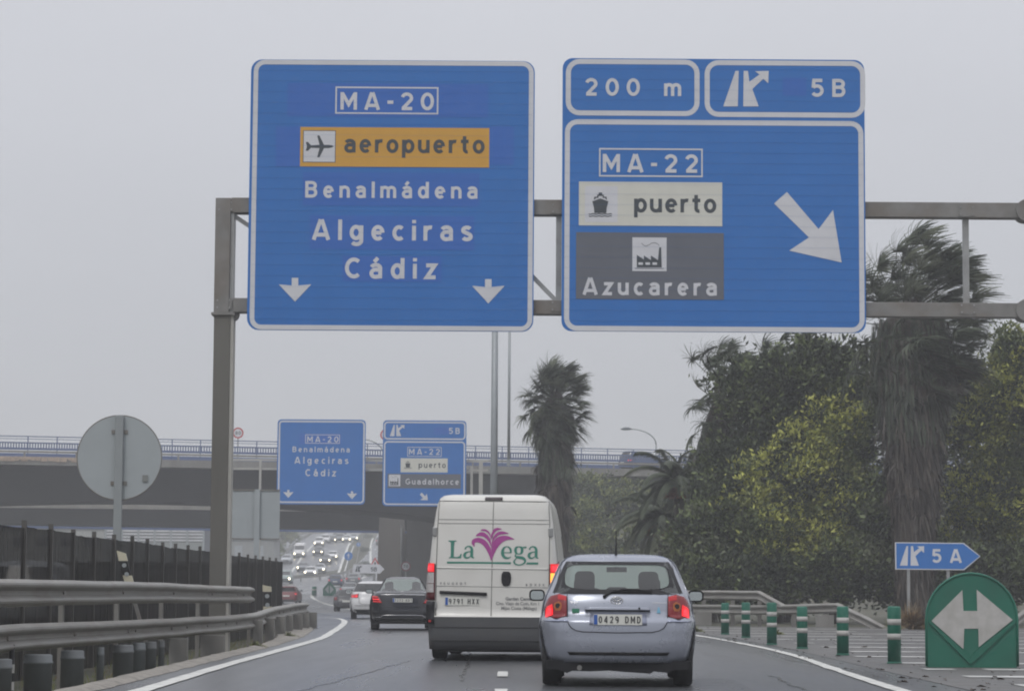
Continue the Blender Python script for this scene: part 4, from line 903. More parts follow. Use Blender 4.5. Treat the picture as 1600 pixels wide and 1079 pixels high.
class Car:
    """body as a stack of rounded plan outlines; local frame: rear bumper at y=0, front towards +y"""
    def __init__(s, label, cat, rows, n=8, bulge=.05, group=None, name='car'):
        s.rows = rows; s.n = n; s.bulge = bulge; s.r = empty(name, label, cat, group=group)
    def row(s, z):
        K = s.rows
        if z <= K[0][0]: return K[0][1:]
        for a, b in zip(K, K[1:]):
            if z <= b[0]:
                t = (z - a[0]) / (b[0] - a[0]); return tuple(p + (q - p) * t for p, q in zip(a[1:], b[1:]))
        return K[-1][1:]
    def sup(s, a): return (max(0, 1 - abs(a) ** s.n)) ** (1 / s.n)
    def ry(s, x, z, front=False):
        w_, yr, yf = s.row(z); a = min(.999, abs(x) / w_); cy = (yr + yf) / 2; h = (yf - yr) / 2
        if front: return cy + h * s.sup(a) - s.bulge * 1.5 * a * a
        return cy - h * s.sup(a) + s.bulge * a * a
    def sx(s, y, z):
        w_, yr, yf = s.row(z); b = min(.999, abs(2 * (y - yr) / (yf - yr) - 1)); return w_ * s.sup(b)
    def build(s, paint, rearwin=None, frontwin=None, sidewins=None, res=1, glass=None, frit=True, wheels=None, dark_below=None):
        """rearwin/frontwin = (z0, z1, frac); sidewins = (z0, z1, [(s0, s1), ...]) with s = fraction of length from the rear"""
        glass = glass or glass_d; fa = sorted({0.0, .25, .5, .7, .85, .93, .97} | ({rearwin[2]} if rearwin else set()) | ({frontwin[2]} if frontwin else set()) | ({min(.98, rearwin[2] + .06)} if rearwin else set()))
        cols = [-a for a in reversed(fa) if a > 0] + fa
        fs_ = {.15, .35, .5, .65, .8}
        if sidewins:
            for a, b in sidewins[2]: fs_ |= {a, b}
        nb = s.sup(.97); lim = nb * .995
        base = [2 * f - 1 for f in sorted(fs_) if abs(2 * f - 1) < lim]; base = [-lim * .96] + base + [lim * .96]; cor = [.985, .995]
        zs = set(z for z, *_ in s.rows)
        for wn in (rearwin, frontwin, sidewins):
            if wn: zs |= {wn[0], wn[1]}
        zs = sorted(zs); Z = []
        for a, b in zip(zs, zs[1:]):
            k = max(1, int((b - a) / (.09 / res))); Z += [a + (b - a) * i / k for i in range(k)]
        Z.append(zs[-1])
        def contour(z):
            w_, yr, yf = s.row(z); cy = (yr + yf) / 2; h = (yf - yr) / 2; P = []
            rear = [-c for c in reversed(cor)] + cols + cor
            for a in rear: P.append((a * w_, s.ry(a * w_, z), 'r', a))
            for b in base: P.append((w_ * s.sup(b), cy + h * b, 's', (b + 1) / 2))
            for a in reversed(rear): P.append((a * w_, s.ry(a * w_, z, True), 'f', a))
            for b in reversed(base): P.append((-w_ * s.sup(b), cy + h * b, 's', (b + 1) / 2))
            return P
        C = [contour(z) for z in Z]; n = len(C[0]); V = [(p[0], p[1], z) for z, c in zip(Z, C) for p in c]
        sets = {'body': [], 'rear': [], 'front': [], 'side': [], 'frit': [], 'low': []}
        for j in range(len(Z) - 1):
            zm = (Z[j] + Z[j + 1]) / 2
            for i in range(n):
                i2 = (i + 1) % n; p, q = C[j][i], C[j][i2]; f = (j * n + i, j * n + i2, (j + 1) * n + i2, (j + 1) * n + i); k = 'body'
                if p[2] == q[2]:
                    am = (p[3] + q[3]) / 2
                    if p[2] == 'r' and rearwin and rearwin[0] < zm < rearwin[1]:
                        if abs(am) < rearwin[2]: k = 'rear'
                        elif abs(am) < rearwin[2] + .06 and frit: k = 'frit'
                    if p[2] == 'f' and frontwin and frontwin[0] < zm < frontwin[1] and abs(am) < frontwin[2]: k = 'front'
                    if p[2] == 's' and sidewins and sidewins[0] < zm < sidewins[1] and any(a < am < b for a, b in sidewins[2]): k = 'side'
                if dark_below and zm < dark_below and k == 'body': k = 'low'
                sets[k].append(f)
        sets['body'].append(tuple(range((len(Z) - 1) * n, len(Z) * n)))
        (sets['low'] if dark_below else sets['body']).append(tuple(reversed(range(n))))
        def sub(fs, name, mat, off=0):
            if not fs: return None
            ids = {}; vv = []; ff = []
            for f in fs:
                g_ = []
                for i in f:
                    if i not in ids: ids[i] = len(vv); vv.append(V[i])
                    g_.append(ids[i])
                ff.append(tuple(g_))
            return mesh(name, vv, ff, mat, s.r, True)
        s.body = sub(sets['body'], 'body', paint)
        sub(sets['rear'], 'rear_window', glass); sub(sets['front'], 'windscreen', glass_f if glass is glass_l else glass)
        for sg in (-1, 1): sub([f for f in sets['side'] if sum(V[i][0] for i in f) * sg > 0], 'side_window', glass)
        [sub([f for f in sets['frit'] if sum(V[i][0] for i in f) * sg > 0], 'window_surround', trim) for sg in (-1, 1)]; sub(sets['low'], 'lower_body', s.lowmat if hasattr(s, 'lowmat') else trim)
        for (y_, R, wd, off) in (wheels or []):
            for sg in (-1, 1):
                w_ = s.row(R)[0]; x1 = sg * (w_ - off); x0 = x1 - sg * wd
                a, b = sorted((x0, x1)); c = (0, y_, R)
                t = MB().lathe([(R * .62, a), (R * .93, a), (R, a + .035), (R, b - .035), (R * .93, b), (R * .62, b)], c, 22, 'x').obj('wheel', rubber, s.r, True)
                MB().lathe([(.02, x1 - sg * .03), (R * .60, x1 - sg * .02), (R * .62, x1 + sg * .004), (R * .55, x1 + sg * .004), (R * .5, x1 - sg * .03), (.08, x1 - sg * .02), (.02, x1)], c, 16, 'x').obj('rim', rim_m, t)
                A = MB(); k = 12
                for i in range(k + 1):
                    th = pi * i / k - .12 + .24 * i / k * 0; rr = R * 1.17
                    yy = y_ + rr * cos(pi * i / k); zz = max(R * .85, R + rr * sin(pi * i / k) - .0); xx = sg * (s.sx(yy, min(zz, .9)) + .004)
                    A.v += [Vector((xx, yy, zz)), Vector((sg * (s.sx(yy, R) + .004), yy, s.rows[0][0] - .01))]
                for i in range(k): A.f.append((2 * i, 2 * i + 2, 2 * i + 3, 2 * i + 1))
                A.obj('wheel_arch', trim, s.r)
        return s
    def patch(s, P, mat, name, off=.006, front=False, nz=8, nx=8, parent=None, thick=True):
        """patch hugging the rear (or front); P = outline (x, z)"""
        z0 = min(p[1] for p in P); z1 = max(p[1] for p in P); V = []; F = []
        for j in range(nz + 1):
            z = z0 + (z1 - z0) * min(.999, max(.001, j / nz)); X = []
            for i in range(len(P)):
                a, b = P[i], P[(i + 1) % len(P)]
                if (a[1] - z) * (b[1] - z) <= 0 and a[1] != b[1]: X.append(a[0] + (b[0] - a[0]) * (z - a[1]) / (b[1] - a[1]))
            x0, x1 = min(X), max(X); w_ = s.row(z)[0] * .997
            for i in range(nx + 1):
                x = x0 + (x1 - x0) * i / nx; x = max(-w_, min(w_, x)); y = s.ry(x, z, front); dy = off if front else -off
                V.append((x + math.copysign(off * (abs(x) / w_) ** 6, x), y + dy, z))
        for j in range(nz):
            for i in range(nx): k = j * (nx + 1) + i; F.append((k, k + 1, k + nx + 2, k + nx + 1))
        if thick:      # skirt back into the body
            ring = list(range(nx + 1)) + [j * (nx + 1) + nx for j in range(1, nz + 1)] + [nz * (nx + 1) + i for i in range(nx - 1, -1, -1)] + [j * (nx + 1) for j in range(nz - 1, 0, -1)]
            k = len(V)
            for i in ring: x, y, z = V[i]; V.append((x * .997, y + (-.03 if front else .03), z))
            m = len(ring); F += [(ring[i], k + i, k + (i + 1) % m, ring[(i + 1) % m]) for i in range(m)]
        return mesh(name, V, F, mat, parent or s.r, True)
    def print2(s, V, F, mat, name, off=.008, parent=None):
        return mesh(name, [(x, s.ry(x, z) - off, z) for x, z in V], F, mat, parent or s.r)
    def ptext(s, t, x0, x1, z, h, mat, off=.008, bold=.02, xs=1, name='lettering', parent=None):
        V, F = text2(t, x0, x1, z, h, bold, xs); return s.print2(V, F, mat, name, off, parent)
    def seam(s, pts, mat, name='seam', w_=.008, off=.004, front=False):
        D = []
        for a, b in zip(pts, pts[1:]):
            n = max(1, int(math.hypot(b[0] - a[0], b[1] - a[1]) / .05)); D += [(a[0] + (b[0] - a[0]) * i / n, a[1] + (b[1] - a[1]) * i / n) for i in range(n)]
        D.append(pts[-1]); m = MB()
        m.tube([(x, s.ry(x, z, front) - (-1 if front else 1) * off * .3, z) for x, z in D], w_ / 2, 6); return m.obj(name, mat, s.r, True)
    def plate(s, cx, z0, z1, wd, txt, off=.02):
        y = s.ry(cx, (z0 + z1) / 2) - off
        p = MB().box(cx - wd / 2, cx + wd / 2, y, y + .02, z0, z1).obj('number_plate', plate_m, s.r)
        MB().box(cx - wd / 2 + .004, cx - wd / 2 + .044, y - .003, y - .001, z0 + .004, z1 - .004).obj('country_band', plate_b, p)
        h = (z1 - z0) * .66
        for V, F in strokes(txt, cx - wd / 2 + .058, cx + wd / 2 - .016, z0 + (z1 - z0) * .17, h, .15, .72): mesh('letter', [(x, y - .004 - l_, z) for x, l_, z in V], F, plate_k, p)
    def mirror(s, y, z, side, paint=None, sz=(.19, .15), out=.02):
        x = side * (s.sx(y, z) + out); W_, H_ = sz; m = MB()
        P = rrect(0, -H_ / 2, W_, H_ / 2, .05, 4); k = 0
        rings = [(1, 0), (1, .03), (.9, .08), (.55, .13)]
        for sc, dy in rings: m.v += [Vector((x + side * (W_ / 2 + (px - W_ / 2) * sc), y + dy, z + .06 + pz * sc)) for px, pz in P]
        n = len(P)
        for j in range(3):
            for i in range(n): m.f.append((j * n + i, j * n + (i + 1) % n, (j + 1) * n + (i + 1) % n, (j + 1) * n + i))
        m.f.append(tuple(range(n))); m.f.append(tuple(3 * n + i for i in range(n)))
        h = m.obj('wing_mirror', paint or trim, s.r, True); 
        I = rrect(.018, -H_ / 2 + .018, W_ - .018, H_ / 2 - .018, .035, 4)
        mesh('mirror_glass', [(x + side * px, y - .004, z + .06 + pz) for px, pz in I], [tuple(range(len(I)))], mirror_m, h)
        MB().beam((x - side * (out + .03), y + .05, z - .0), (x + side * .07, y + .05, z + .03), .05, .05).obj('mirror_arm', trim, h)
    def cabin(s, y0, y1, zfloor, w_, seats=True, zhead=1.15):
        MB().box(-w_, w_, y0, y1, .3, zfloor).obj('cabin_floor', inter, s.r)
        if seats:
            for x in (-.38, .38):
                for yy, zt_ in ((y0 + (y1 - y0) * .28, zhead - .05), (y0 + (y1 - y0) * .68, zhead + .03)):
                    q = MB(); q.prism(rrect(x - .22, .5, x + .22, zt_ - .12, .09, 4), yy, yy + .12); q.obj('seat', inter, s.r)
                    MB().prism(rrect(x - .12, zt_ - .14, x + .12, zt_ + .08, .06, 4), yy + .01, yy + .10).obj('headrest', inter, s.r)
    def place(s, X, Y, Z=0, heading=0, pitch=0):
        s.r.location = (X, Y, Z); s.r.rotation_euler = (pitch, 0, heading)

# ---- silver hatchback, the closest car
def silver_hatch():
    rows = [(.27, .80, .06, 4.05), (.34, .835, .03, 4.13), (.45, .85, 0, 4.18), (.60, .858, .01, 4.18), (.70, .858, .01, 4.12), (.745, .852, .03, 4.05), (.775, .842, .11, 3.95), (.85, .832, .12, 3.70), (.92, .820, .14, 3.3), (1.0, .795, .17, 3.05), (1.06, .768, .22, 2.96),
            (1.15, .730, .31, 2.78), (1.25, .690, .42, 2.58), (1.33, .655, .52, 2.40), (1.385, .622, .60, 2.25), (1.42, .585, .62, 2.1), (1.445, .53, .66, 1.98), (1.462, .45, .75, 1.86), (1.472, .33, .95, 1.7)]
    rows = [(z, w_ * 1.035, a, b) for z, w_, a, b in rows]
    c = Car('silver blue hatchback close ahead with plate 0429 DMD and lit tail lamps', 'car', rows, 7, .06)
    pm_ = paintm('silver blue', (.30, .32, .372), .28, metal=.4, dirt=None); c.lowmat = trim
    c.build(pm_, (1.03, 1.385, .84), (1.02, 1.37, .86), (1.02, 1.36, [(.22, .40), (.42, .62)]), 1.6, glass_l, True, [(.62, .315, .205, .015), (3.22, .315, .205, .015)])
    k = 141.0; X = lambda zx: (830 + zx / 4.93 - 965.3) / k; Zf = lambda zy: (1071.5 - (860 + zy / 4.93)) / k
    T = lambda P: [(X(a), Zf(b)) for a, b in P]
    # black ceramic border of the rear window with rounded clear opening
    O = T([(232, 84), (400, 80), (655, 78), (930, 80), (1090, 86), (1120, 190), (1150, 332), (900, 334), (655, 334), (420, 334), (176, 332), (205, 190)])
    O = []; I = []
    N_ = 48
    def quad(t, tl, tr, br_, bl):
        s4 = t * 4; i = int(s4) % 4; u = s4 - int(s4); Q = [tl, tr, br_, bl]; a, b = Q[i], Q[(i + 1) % 4]; return (a[0] + (b[0] - a[0]) * u, a[1] + (b[1] - a[1]) * u)
    for i in range(N_):
        t = i / N_; O.append(quad(t, *T([(230, 82), (1092, 84), (1152, 333), (174, 333)])))
        a = quad(t, *T([(262, 108), (1060, 108), (1090, 306), (238, 306)])); cx_, cz_ = X(662), Zf(200)
        u, v = (a[0] - cx_) / .60, (a[1] - cz_) / .145; m_ = (abs(u) ** 5 + abs(v) ** 5) ** .2; f = min(1, .97 / max(m_, .01)); I.append((cx_ + u * f * .60, cz_ + v * f * .145))
    V, F = ringpts(O, I, lambda x, z: (x, c.ry(x, z) - .006, z)); mesh('window_border', V, F, trim, c.r)
    for sg in (-1, 1):
        f = (lambda P: T(P)) if sg < 0 else (lambda P: [(2 * X(664) - x, z) for x, z in T(P)])
        l = c.patch(f([(106, 520), (108, 440), (125, 385), (155, 348), (212, 333), (275, 336), (276, 515), (200, 521)]), tail, 'tail_lamp', .016, nz=10, nx=8)
        for nm, mt, P in (('brake_segment', tail_on, [(114, 516), (116, 455), (135, 415), (166, 412), (172, 440), (172, 514)]), ('brake_core', tail_hot, [(122, 508), (124, 460), (145, 440), (162, 445), (163, 505)]), ('indicator_lens', M('amber lens', (.36, .10, .02), .25), [(176, 430), (186, 395), (215, 390), (236, 405), (238, 440), (225, 462), (190, 462)]),
                          ('upper_lens', M('bright red lens', (.45, .015, .02), .25, emit=.12), [(205, 375), (212, 340), (270, 342), (270, 385)])):
            c.patch(f(P), mt, nm, .019 + (.003 if 'core' in nm else 0), nz=5, nx=4, parent=l, thick=False)
        MB().lathe([(.028, -.012), (.022, 0)], (f([(205, 425)])[0][0], c.ry(f([(205, 425)])[0][0], Zf(425)) - .022, Zf(425)), 14, 'y').obj('reversing_lens', inter, l)
    sm_ = M('panel gap and handle shadow', (.03, .032, .04), .7)
    c.seam(T([(277, 336), (279, 500), (288, 560), (310, 592), (345, 612), (400, 622), (660, 628), (930, 622), (985, 610), (1020, 590), (1042, 555), (1052, 500), (1055, 336)]), sm_, w_=.011)
    c.patch(T([(412, 455), (418, 432), (905, 432), (920, 455)]), pm_, 'handle_bar', .035, nz=4, nx=10)
    c.patch(T([(420, 465), (420, 458), (912, 458), (912, 465)]), sm_, 'handle_shadow', .006, nz=2, nx=10)  # thin dark strip, the shadow below the handle bar painted on
    c.patch(T([(450, 570), (455, 478), (888, 478), (890, 570)]), M('plate recess', (.26, .28, .36), .35, metal=.3), 'plate_recess', .004, nz=4, nx=8)
    c.plate(X(667), Zf(568), Zf(488), .535, '0429 DMD', .03)
    MB().lathe([(.012, -.02), (.012, 0)], (X(832), c.ry(X(832), Zf(441)) - .03, Zf(441)), 10, 'y').obj('lock', black, c.r)
    c.patch(T([(315, 478), (315, 446), (372, 446), (372, 478)]), M('green sticker', (.02, .16, .09), .6), 'sticker', .005, nz=2, nx=2, thick=False)
    c.patch(T([(966, 476), (978, 430), (985, 430), (998, 476)]), M('pale blue sticker', (.16, .38, .52), .6), 'sticker', .005, nz=3, nx=2, thick=False)
    # badge: three interlocked ovals
    bx, bz = X(660), Zf(382)
    for cx_, cz_, ra, rb in ((0, 0, .066, .042), (0, 0, .022, .040), (0, .014, .044, .018)):
        MB().tube([(bx + cx_ + ra * cos(t), c.ry(bx, bz) - .012 + (-.05 * 0), bz + cz_ + rb * sin(t)) for t in [i * 2 * pi / 24 for i in range(25)]], .0055, 6, False).obj('badge', chrome, c.r, True)
    c.ptext('COROLLA', X(935), X(1040), Zf(405), .018, chrome, .006, .01, name='badge_lettering'); c.ptext('D-4D', X(305), X(360), Zf(405), .018, chrome, .006, .01, name='badge_lettering')
    c.patch(T([(300, 800), (282, 776), (1066, 776), (1046, 800)]), black, 'bumper_slot', .006, nz=3, nx=12)
    c.patch(T([(100, 545), (92, 527), (276, 524), (290, 545)]), paintm('silver highlight', (.34, .37, .47), .24, metal=.4), 'shoulder_highlight', .010, nz=2, nx=6); c.patch([(-x, z) for x, z in T([(100, 545), (92, 527), (276, 524), (290, 545)])], MATS['paint silver highlight'], 'shoulder_highlight', .010, nz=2, nx=6)  # lighter strips: the highlight along the bumper shoulder put into the paint
    # underside
    m = MB(); U = [(-.80, .28), (.80, .28)]; 
    zs_ = [(.62, .19), (.55, .16), (.4, .175), (.36, .15), (.1, .165), (-.1, .18), (-.3, .17), (-.5, .175), (-.56, .15), (-.66, .19)]
    m.prism([(-.80, .29), (.80, .29), (.78, .2)] + zs_ + [(-.78, .2)], .12, 3.9); m.obj('underbody', trim, c.r)
    MB().tube([(-.42, .02, .21), (-.42, .5, .21)], .028, 10).obj('exhaust', galvd, c.r)
    # wiper and aerial
    ya = lambda x, z: c.ry(x, z) - .02
    pts = [T([p])[0] for p in ((565, 352), (575, 342), (620, 318), (700, 300), (800, 298), (920, 310))]
    w_ = MB().tube([(x, ya(x, z), z) for x, z in smooth2(pts, False, 4)], [.014] * 8 + [.011] * 13, 8).obj('wiper', black, c.r, True)
    m = MB(); a_, b_ = T([(640, 312), (930, 316)]); m.beam((a_[0], ya(*a_) - .004, a_[1] - .002), (b_[0], ya(*b_) - .004, b_[1]), .012, .03); m.obj('wiper_blade', black, w_)
    MB().lathe([(.02, -.02), (.02, .03)], (X(565), c.ry(X(565), Zf(352)) - .0, Zf(352)), 10, 'y').obj('wiper_pivot', black, w_)
    MB().tube([(X(655), .78, 1.455), (X(655), .66, 1.53), (X(655), .60, 1.73)], [.016, .008, .004], 8).obj('aerial', black, c.r, True)
    MB().box(-.14, .14, .64, .68, 1.385, 1.405).obj('high_brake_lamp', tail, c.r)
    for sg in (-1, 1): c.mirror(2.75, .94, sg, trim, (.19, .14), .03)
    c.cabin(.75, 3.1, .86, .70, True, 1.18)
    MB().box(-.12, .12, 2.3, 2.33, 1.28, 1.34).obj('rear_view_mirror', inter, c.r)
    MB().prism(rrect(-.13, .96, .13, 1.10, .05, 4), 1.25, 1.35).obj('headrest', inter, c.r)
    for x in (-.27, .27): MB().prism(rrect(x - .18, .9, x + .18, 1.06, .07, 4), 1.3, 1.4).obj('headrest', inter, c.r)
    c.place(at(965, 1071, 28.35).x, 28.35, 0, -.035)
silver_hatch()

# ---- white van with garden centre lettering
def white_van():
    rows = [(.17, .98, .06, 5.3), (.30, .985, .0, 5.38), (.52, 1.0, .0, 5.4), (.66, 1.02, .01, 5.4), (.69, 1.025, .05, 5.4), (1.0, 1.02, .06, 5.3), (1.15, 1.01, .065, 5.0), (1.5, .985, .08, 4.55), (1.8, .955, .10, 4.25), (2.05, .925, .12, 3.95), (2.25, .895, .14, 3.6), (2.38, .865, .16, 3.45), (2.45, .835, .19, 3.3), (2.495, .78, .25, 3.15), (2.515, .68, .4, 3.0), (2.522, .5, .6, 2.8)]
    c = Car('white panel van ahead with green and purple garden centre lettering on its rear doors', 'van', rows, 16, .02, name='van')
    pw = paintm('van white', (.63, .62, .58), .35, dirt=(.40, .38, .33), damt=.45); c.lowmat = greyplast
    c.build(pw, None, (1.2, 2.0, .9), (1.25, 1.95, [(.80, .93)]), 1, glass_d, False, [(1.05, .34, .22, .02), (4.45, .34, .22, .02)], dark_below=.67)
    k = 103.5; cx = 767.5; X = lambda px: (px - cx) / k; Zf = lambda py: (1033.5 - py) / k
    T = lambda P: [(X(a), Zf(b)) for a, b in P]
    Tz = lambda P: [(X(650 + a / 3.854), Zf(760 + b / 3.854)) for a, b in P]      # from the enlarged view
    gap = M('van door gap', (.16, .16, .15), .7)
    c.seam(Tz([(112, 785), (112, 500), (118, 220), (124, 95)]), gap, w_=.014); c.seam(Tz([(792, 785), (795, 500), (795, 220), (788, 97)]), gap, w_=.014)
    c.seam(Tz([(124, 93), (788, 95)]), gap, w_=.016); c.seam(Tz([(455, 97), (450, 500), (447, 785)]), gap, w_=.012)
    for y_ in (204, 228): c.seam(Tz([(119, y_), (793, y_ + 2)]), M('van crease', (.36, .36, .34), .6), 'crease', .014, .001)
    c.seam(Tz([(114, 497), (793, 503)]), pw, 'crease', .02, .002); c.seam(Tz([(114, 606), (792, 612)]), MATS['van crease'], 'crease', .012, .001)
    c.patch(Tz([(402, 86), (404, 68), (508, 68), (510, 86)]), M('smoked lens', (.05, .035, .04), .3), 'high_brake_lamp', .02, nz=3, nx=6)
    # lamp clusters
    for sg in (-1, 1):
        f = Tz if sg < 0 else (lambda P: [(2 * X(767.0) - x, z) for x, z in Tz(P)])
        l = c.patch(f([(48, 692), (50, 450), (110, 452), (108, 692)]), M('dark red lens', (.09, .012, .015), .3), 'tail_lamp', .02, nz=10, nx=6)
        for nm, mt, P in (('brake_segment', tail_on, [(57, 522), (59, 470), (104, 470), (104, 522)]), ('brake_core', tail_hot, [(66, 512), (68, 482), (96, 482), (96, 512)]), ('indicator_lens', amber_on if sg > 0 else clearl, [(56, 590), (57, 526), (103, 526), (103, 590)]), ('reversing_lens', clearl, [(54, 645), (55, 594), (102, 594), (102, 645)])):
            c.patch(f(P), mt, nm, .024 + (.003 if 'core' in nm else 0), nz=4, nx=4, parent=l, thick=False)
        c.patch(f([(58, 830), (58, 700), (108, 700), (106, 830)]), trim, 'bumper_corner', .03, nz=5, nx=5)
        MB().box(f([(78, 0)])[0][0] - .018, f([(78, 0)])[0][0] + .018, -.0, .02, Zf(972) - .015 - .0, Zf(972) + .015).obj('reflector', redf, c.r)
        h = f([(98, 280)])[0]; MB().box(h[0] - .035, h[0] + .035, c.ry(h[0], h[1]) - .05, c.ry(h[0], h[1]) + .02, h[1] - .07, h[1] + .07).obj('hinge', galv, c.r, bevel=.012)
        h = f([(112, 720)])[0]; MB().box(h[0] - .012, h[0] + .012, c.ry(h[0], h[1]) - .03, c.ry(h[0], h[1]) + .02, h[1] - .05, h[1] + .05).obj('hinge', galv, c.r)
    c.patch(Tz([(138, 662), (138, 635), (420, 637), (420, 663)]), trim, 'handle_strip', .035, nz=3, nx=6)
    lk = c.patch(Tz([(520, 603), (509, 585), (507, 560), (509, 530), (520, 517), (553, 517), (564, 530), (566, 560), (563, 585), (552, 603)]), trim, 'door_lock', .022, nz=10, nx=6)
    c.plate((Tz([(168, 0)])[0][0] + Tz([(380, 0)])[0][0]) / 2, Tz([(0, 722)])[0][1], Tz([(0, 674)])[0][1], .53, '9791 HXX', .012)
    bl = M('chrome letters', (.22, .22, .22), .35, metal=.6)
    a, b = Tz([(137, 598), (295, 598)]); c.ptext('PEUGEOT', a[0], b[0], a[1], .034, bl, .01, .03)
    a, b = Tz([(655, 603), (768, 603)]); c.ptext('BOXER', a[0], b[0], a[1], .034, bl, .01, .03)
    gt = M('grey lettering', (.20, .20, .20), .6)
    a, b = Tz([(533, 690), (698, 690)]); c.ptext('Garden Center', a[0], b[0], a[1], .05, gt, .006, .03)
    a, b = Tz([(476, 718), (735, 718)]); c.ptext('Cno. Viejo de Coín, Km 1', a[0], b[0], a[1], .048, gt, .006, .012)
    a, b = Tz([(508, 746), (722, 746)]); c.ptext('Mijas Costa (Málaga)', a[0], b[0], a[1], .048, gt, .006, .012)
    # painted emblem and serif lettering, traced at 10x in the photograph
    Tq = lambda P: [(X(690 + a / 10), Zf(820 + b / 10)) for a, b in P]
    gr_ = M('green vinyl', (.035, .20, .145), .5, var=.04); pu = M('purple vinyl', (.34, .05, .25), .5, var=.04)
    def fill(P, mat, name, off, sm=3):
        Q = Tq(smooth2(P, True, sm) if sm else P); F = [tuple(t) for t in tessellate_polygon([[Vector((x, z, 0)) for x, z in Q]])]; c.print2(Q, F, mat, name, off)
    fill([(75, 262), (205, 262), (203, 276), (172, 284), (166, 360), (164, 518), (215, 520), (255, 505), (272, 470), (290, 472), (279, 538), (88, 538), (90, 527), (114, 517), (118, 450), (116, 290), (78, 276)], gr_, 'lettering', .006, 0)
    def ribbon(P, name, off):
        Q = smooth2(P, False, 5); Lf = []; Rt = []
        for i, (x, y, w_) in enumerate(Q):
            a, b = Q[max(0, i - 1)], Q[min(len(Q) - 1, i + 1)]; d = Vector((b[0] - a[0], b[1] - a[1])); d = d.normalized() if d.length else Vector((1, 0)); nn = Vector((-d.y, d.x)) * (w_ / 2); Lf.append((x + nn.x, y + nn.y)); Rt.append((x - nn.x, y - nn.y))
        V = Tq(Lf + Rt); n = len(Lf); c.print2(V, [(i, i + 1, n + i + 1, n + i) for i in range(n - 1)], gr_, name, off)
    for dx in (0, 1010):
        D = lambda P: [(x + dx, y, w_) for x, y, w_ in P]
        ribbon(D([(343, 400, 26), (348, 378, 20), (368, 358, 18), (402, 352, 22), (432, 368, 34), (447, 400, 42), (447, 450, 44), (447, 498, 42), (462, 524, 26), (486, 532, 10)]), 'lettering', .006)
        ribbon(D([(432, 432, 12), (385, 440, 18), (345, 462, 36), (334, 495, 44), (348, 524, 34), (380, 532, 22), (412, 518, 16), (434, 498, 12)]), 'lettering', .0066)
    ribbon([(925, 447, 14), (1000, 447, 14), (1068, 447, 14)], 'lettering', .006)
    ribbon([(1062, 447, 24), (1056, 400, 34), (1030, 366, 24), (992, 353, 14), (952, 375, 30), (929, 430, 44), (936, 485, 46), (965, 520, 40), (1010, 532, 26), (1048, 522, 14), (1064, 506, 8)], 'lettering', .0066)
    ribbon([(1185, 353, 14), (1145, 368, 34), (1133, 410, 42), (1145, 452, 34), (1185, 467, 14), (1225, 452, 34), (1236, 410, 42), (1225, 368, 34), (1185, 353, 14)], 'lettering', .006)
    ribbon([(1230, 372, 16), (1260, 366, 24), (1305, 360, 22)], 'lettering', .0072)
    ribbon([(1150, 462, 10), (1132, 486, 18), (1142, 510, 28), (1190, 520, 42), (1250, 532, 44), (1284, 566, 34), (1270, 610, 24), (1200, 638, 16), (1135, 625, 22), (1112, 590, 26), (1132, 552, 16), (1160, 530, 10)], 'lettering', .0066)
    fill([(60, 592), (1066, 596), (1058, 626), (60, 622)], gr_, 'underline', .006, 0); fill([(1318, 597), (1490, 598), (1490, 629), (1300, 629)], gr_, 'underline', .006, 0)
    fill([(752, 572), (728, 510), (690, 430), (650, 365), (600, 315), (545, 290), (505, 292), (490, 315), (492, 355), (462, 335), (443, 298), (452, 255), (495, 226), (560, 216), (630, 240), (690, 290), (732, 360), (750, 405)], pu, 'emblem', .006)
    fill([(754, 572), (754, 405), (762, 345), (790, 270), (845, 212), (920, 184), (1005, 186), (1075, 215), (1116, 238), (1040, 243), (980, 256), (920, 290), (870, 345), (830, 405), (795, 480)], pu, 'emblem', .0066)
    fill([(750, 378), (742, 345), (712, 280), (665, 225), (600, 192), (510, 191), (530, 160), (575, 132), (635, 134), (690, 172), (730, 230), (748, 300)], pu, 'emblem', .0072)
    fill([(757, 372), (757, 300), (772, 235), (805, 170), (855, 126), (920, 114), (980, 128), (1028, 148), (960, 156), (885, 168), (825, 210), (785, 270)], pu, 'emblem', .0078)
    fill([(742, 255), (735, 205), (705, 150), (655, 115), (580, 102), (615, 82), (665, 86), (712, 120), (740, 175)], pu, 'emblem', .0084)
    fill([(747, 255), (748, 175), (768, 118), (800, 75), (850, 60), (918, 80), (865, 92), (815, 122), (775, 180)], pu, 'emblem', .009)
    c.mirror(4.55, 1.25, 1, trim, (.22, .36), .05); c.mirror(4.55, 1.25, -1, trim, (.22, .36), .05)
    MB().box(-.9, .9, .3, 5.2, .13, .2).obj('underbody', trim, c.r)
    MB().box(-.93, .93, .35, 3.6, .7, 1.2).obj('cargo_floor', inter, c.r)
    for z in (.30, .50): c.seam([(-.93, z), (.93, z)], trim, 'bumper_crease', .012, .001)
    c.place(at(768, 1033, 38.8).x, 38.8, 0, -.050)
white_van()

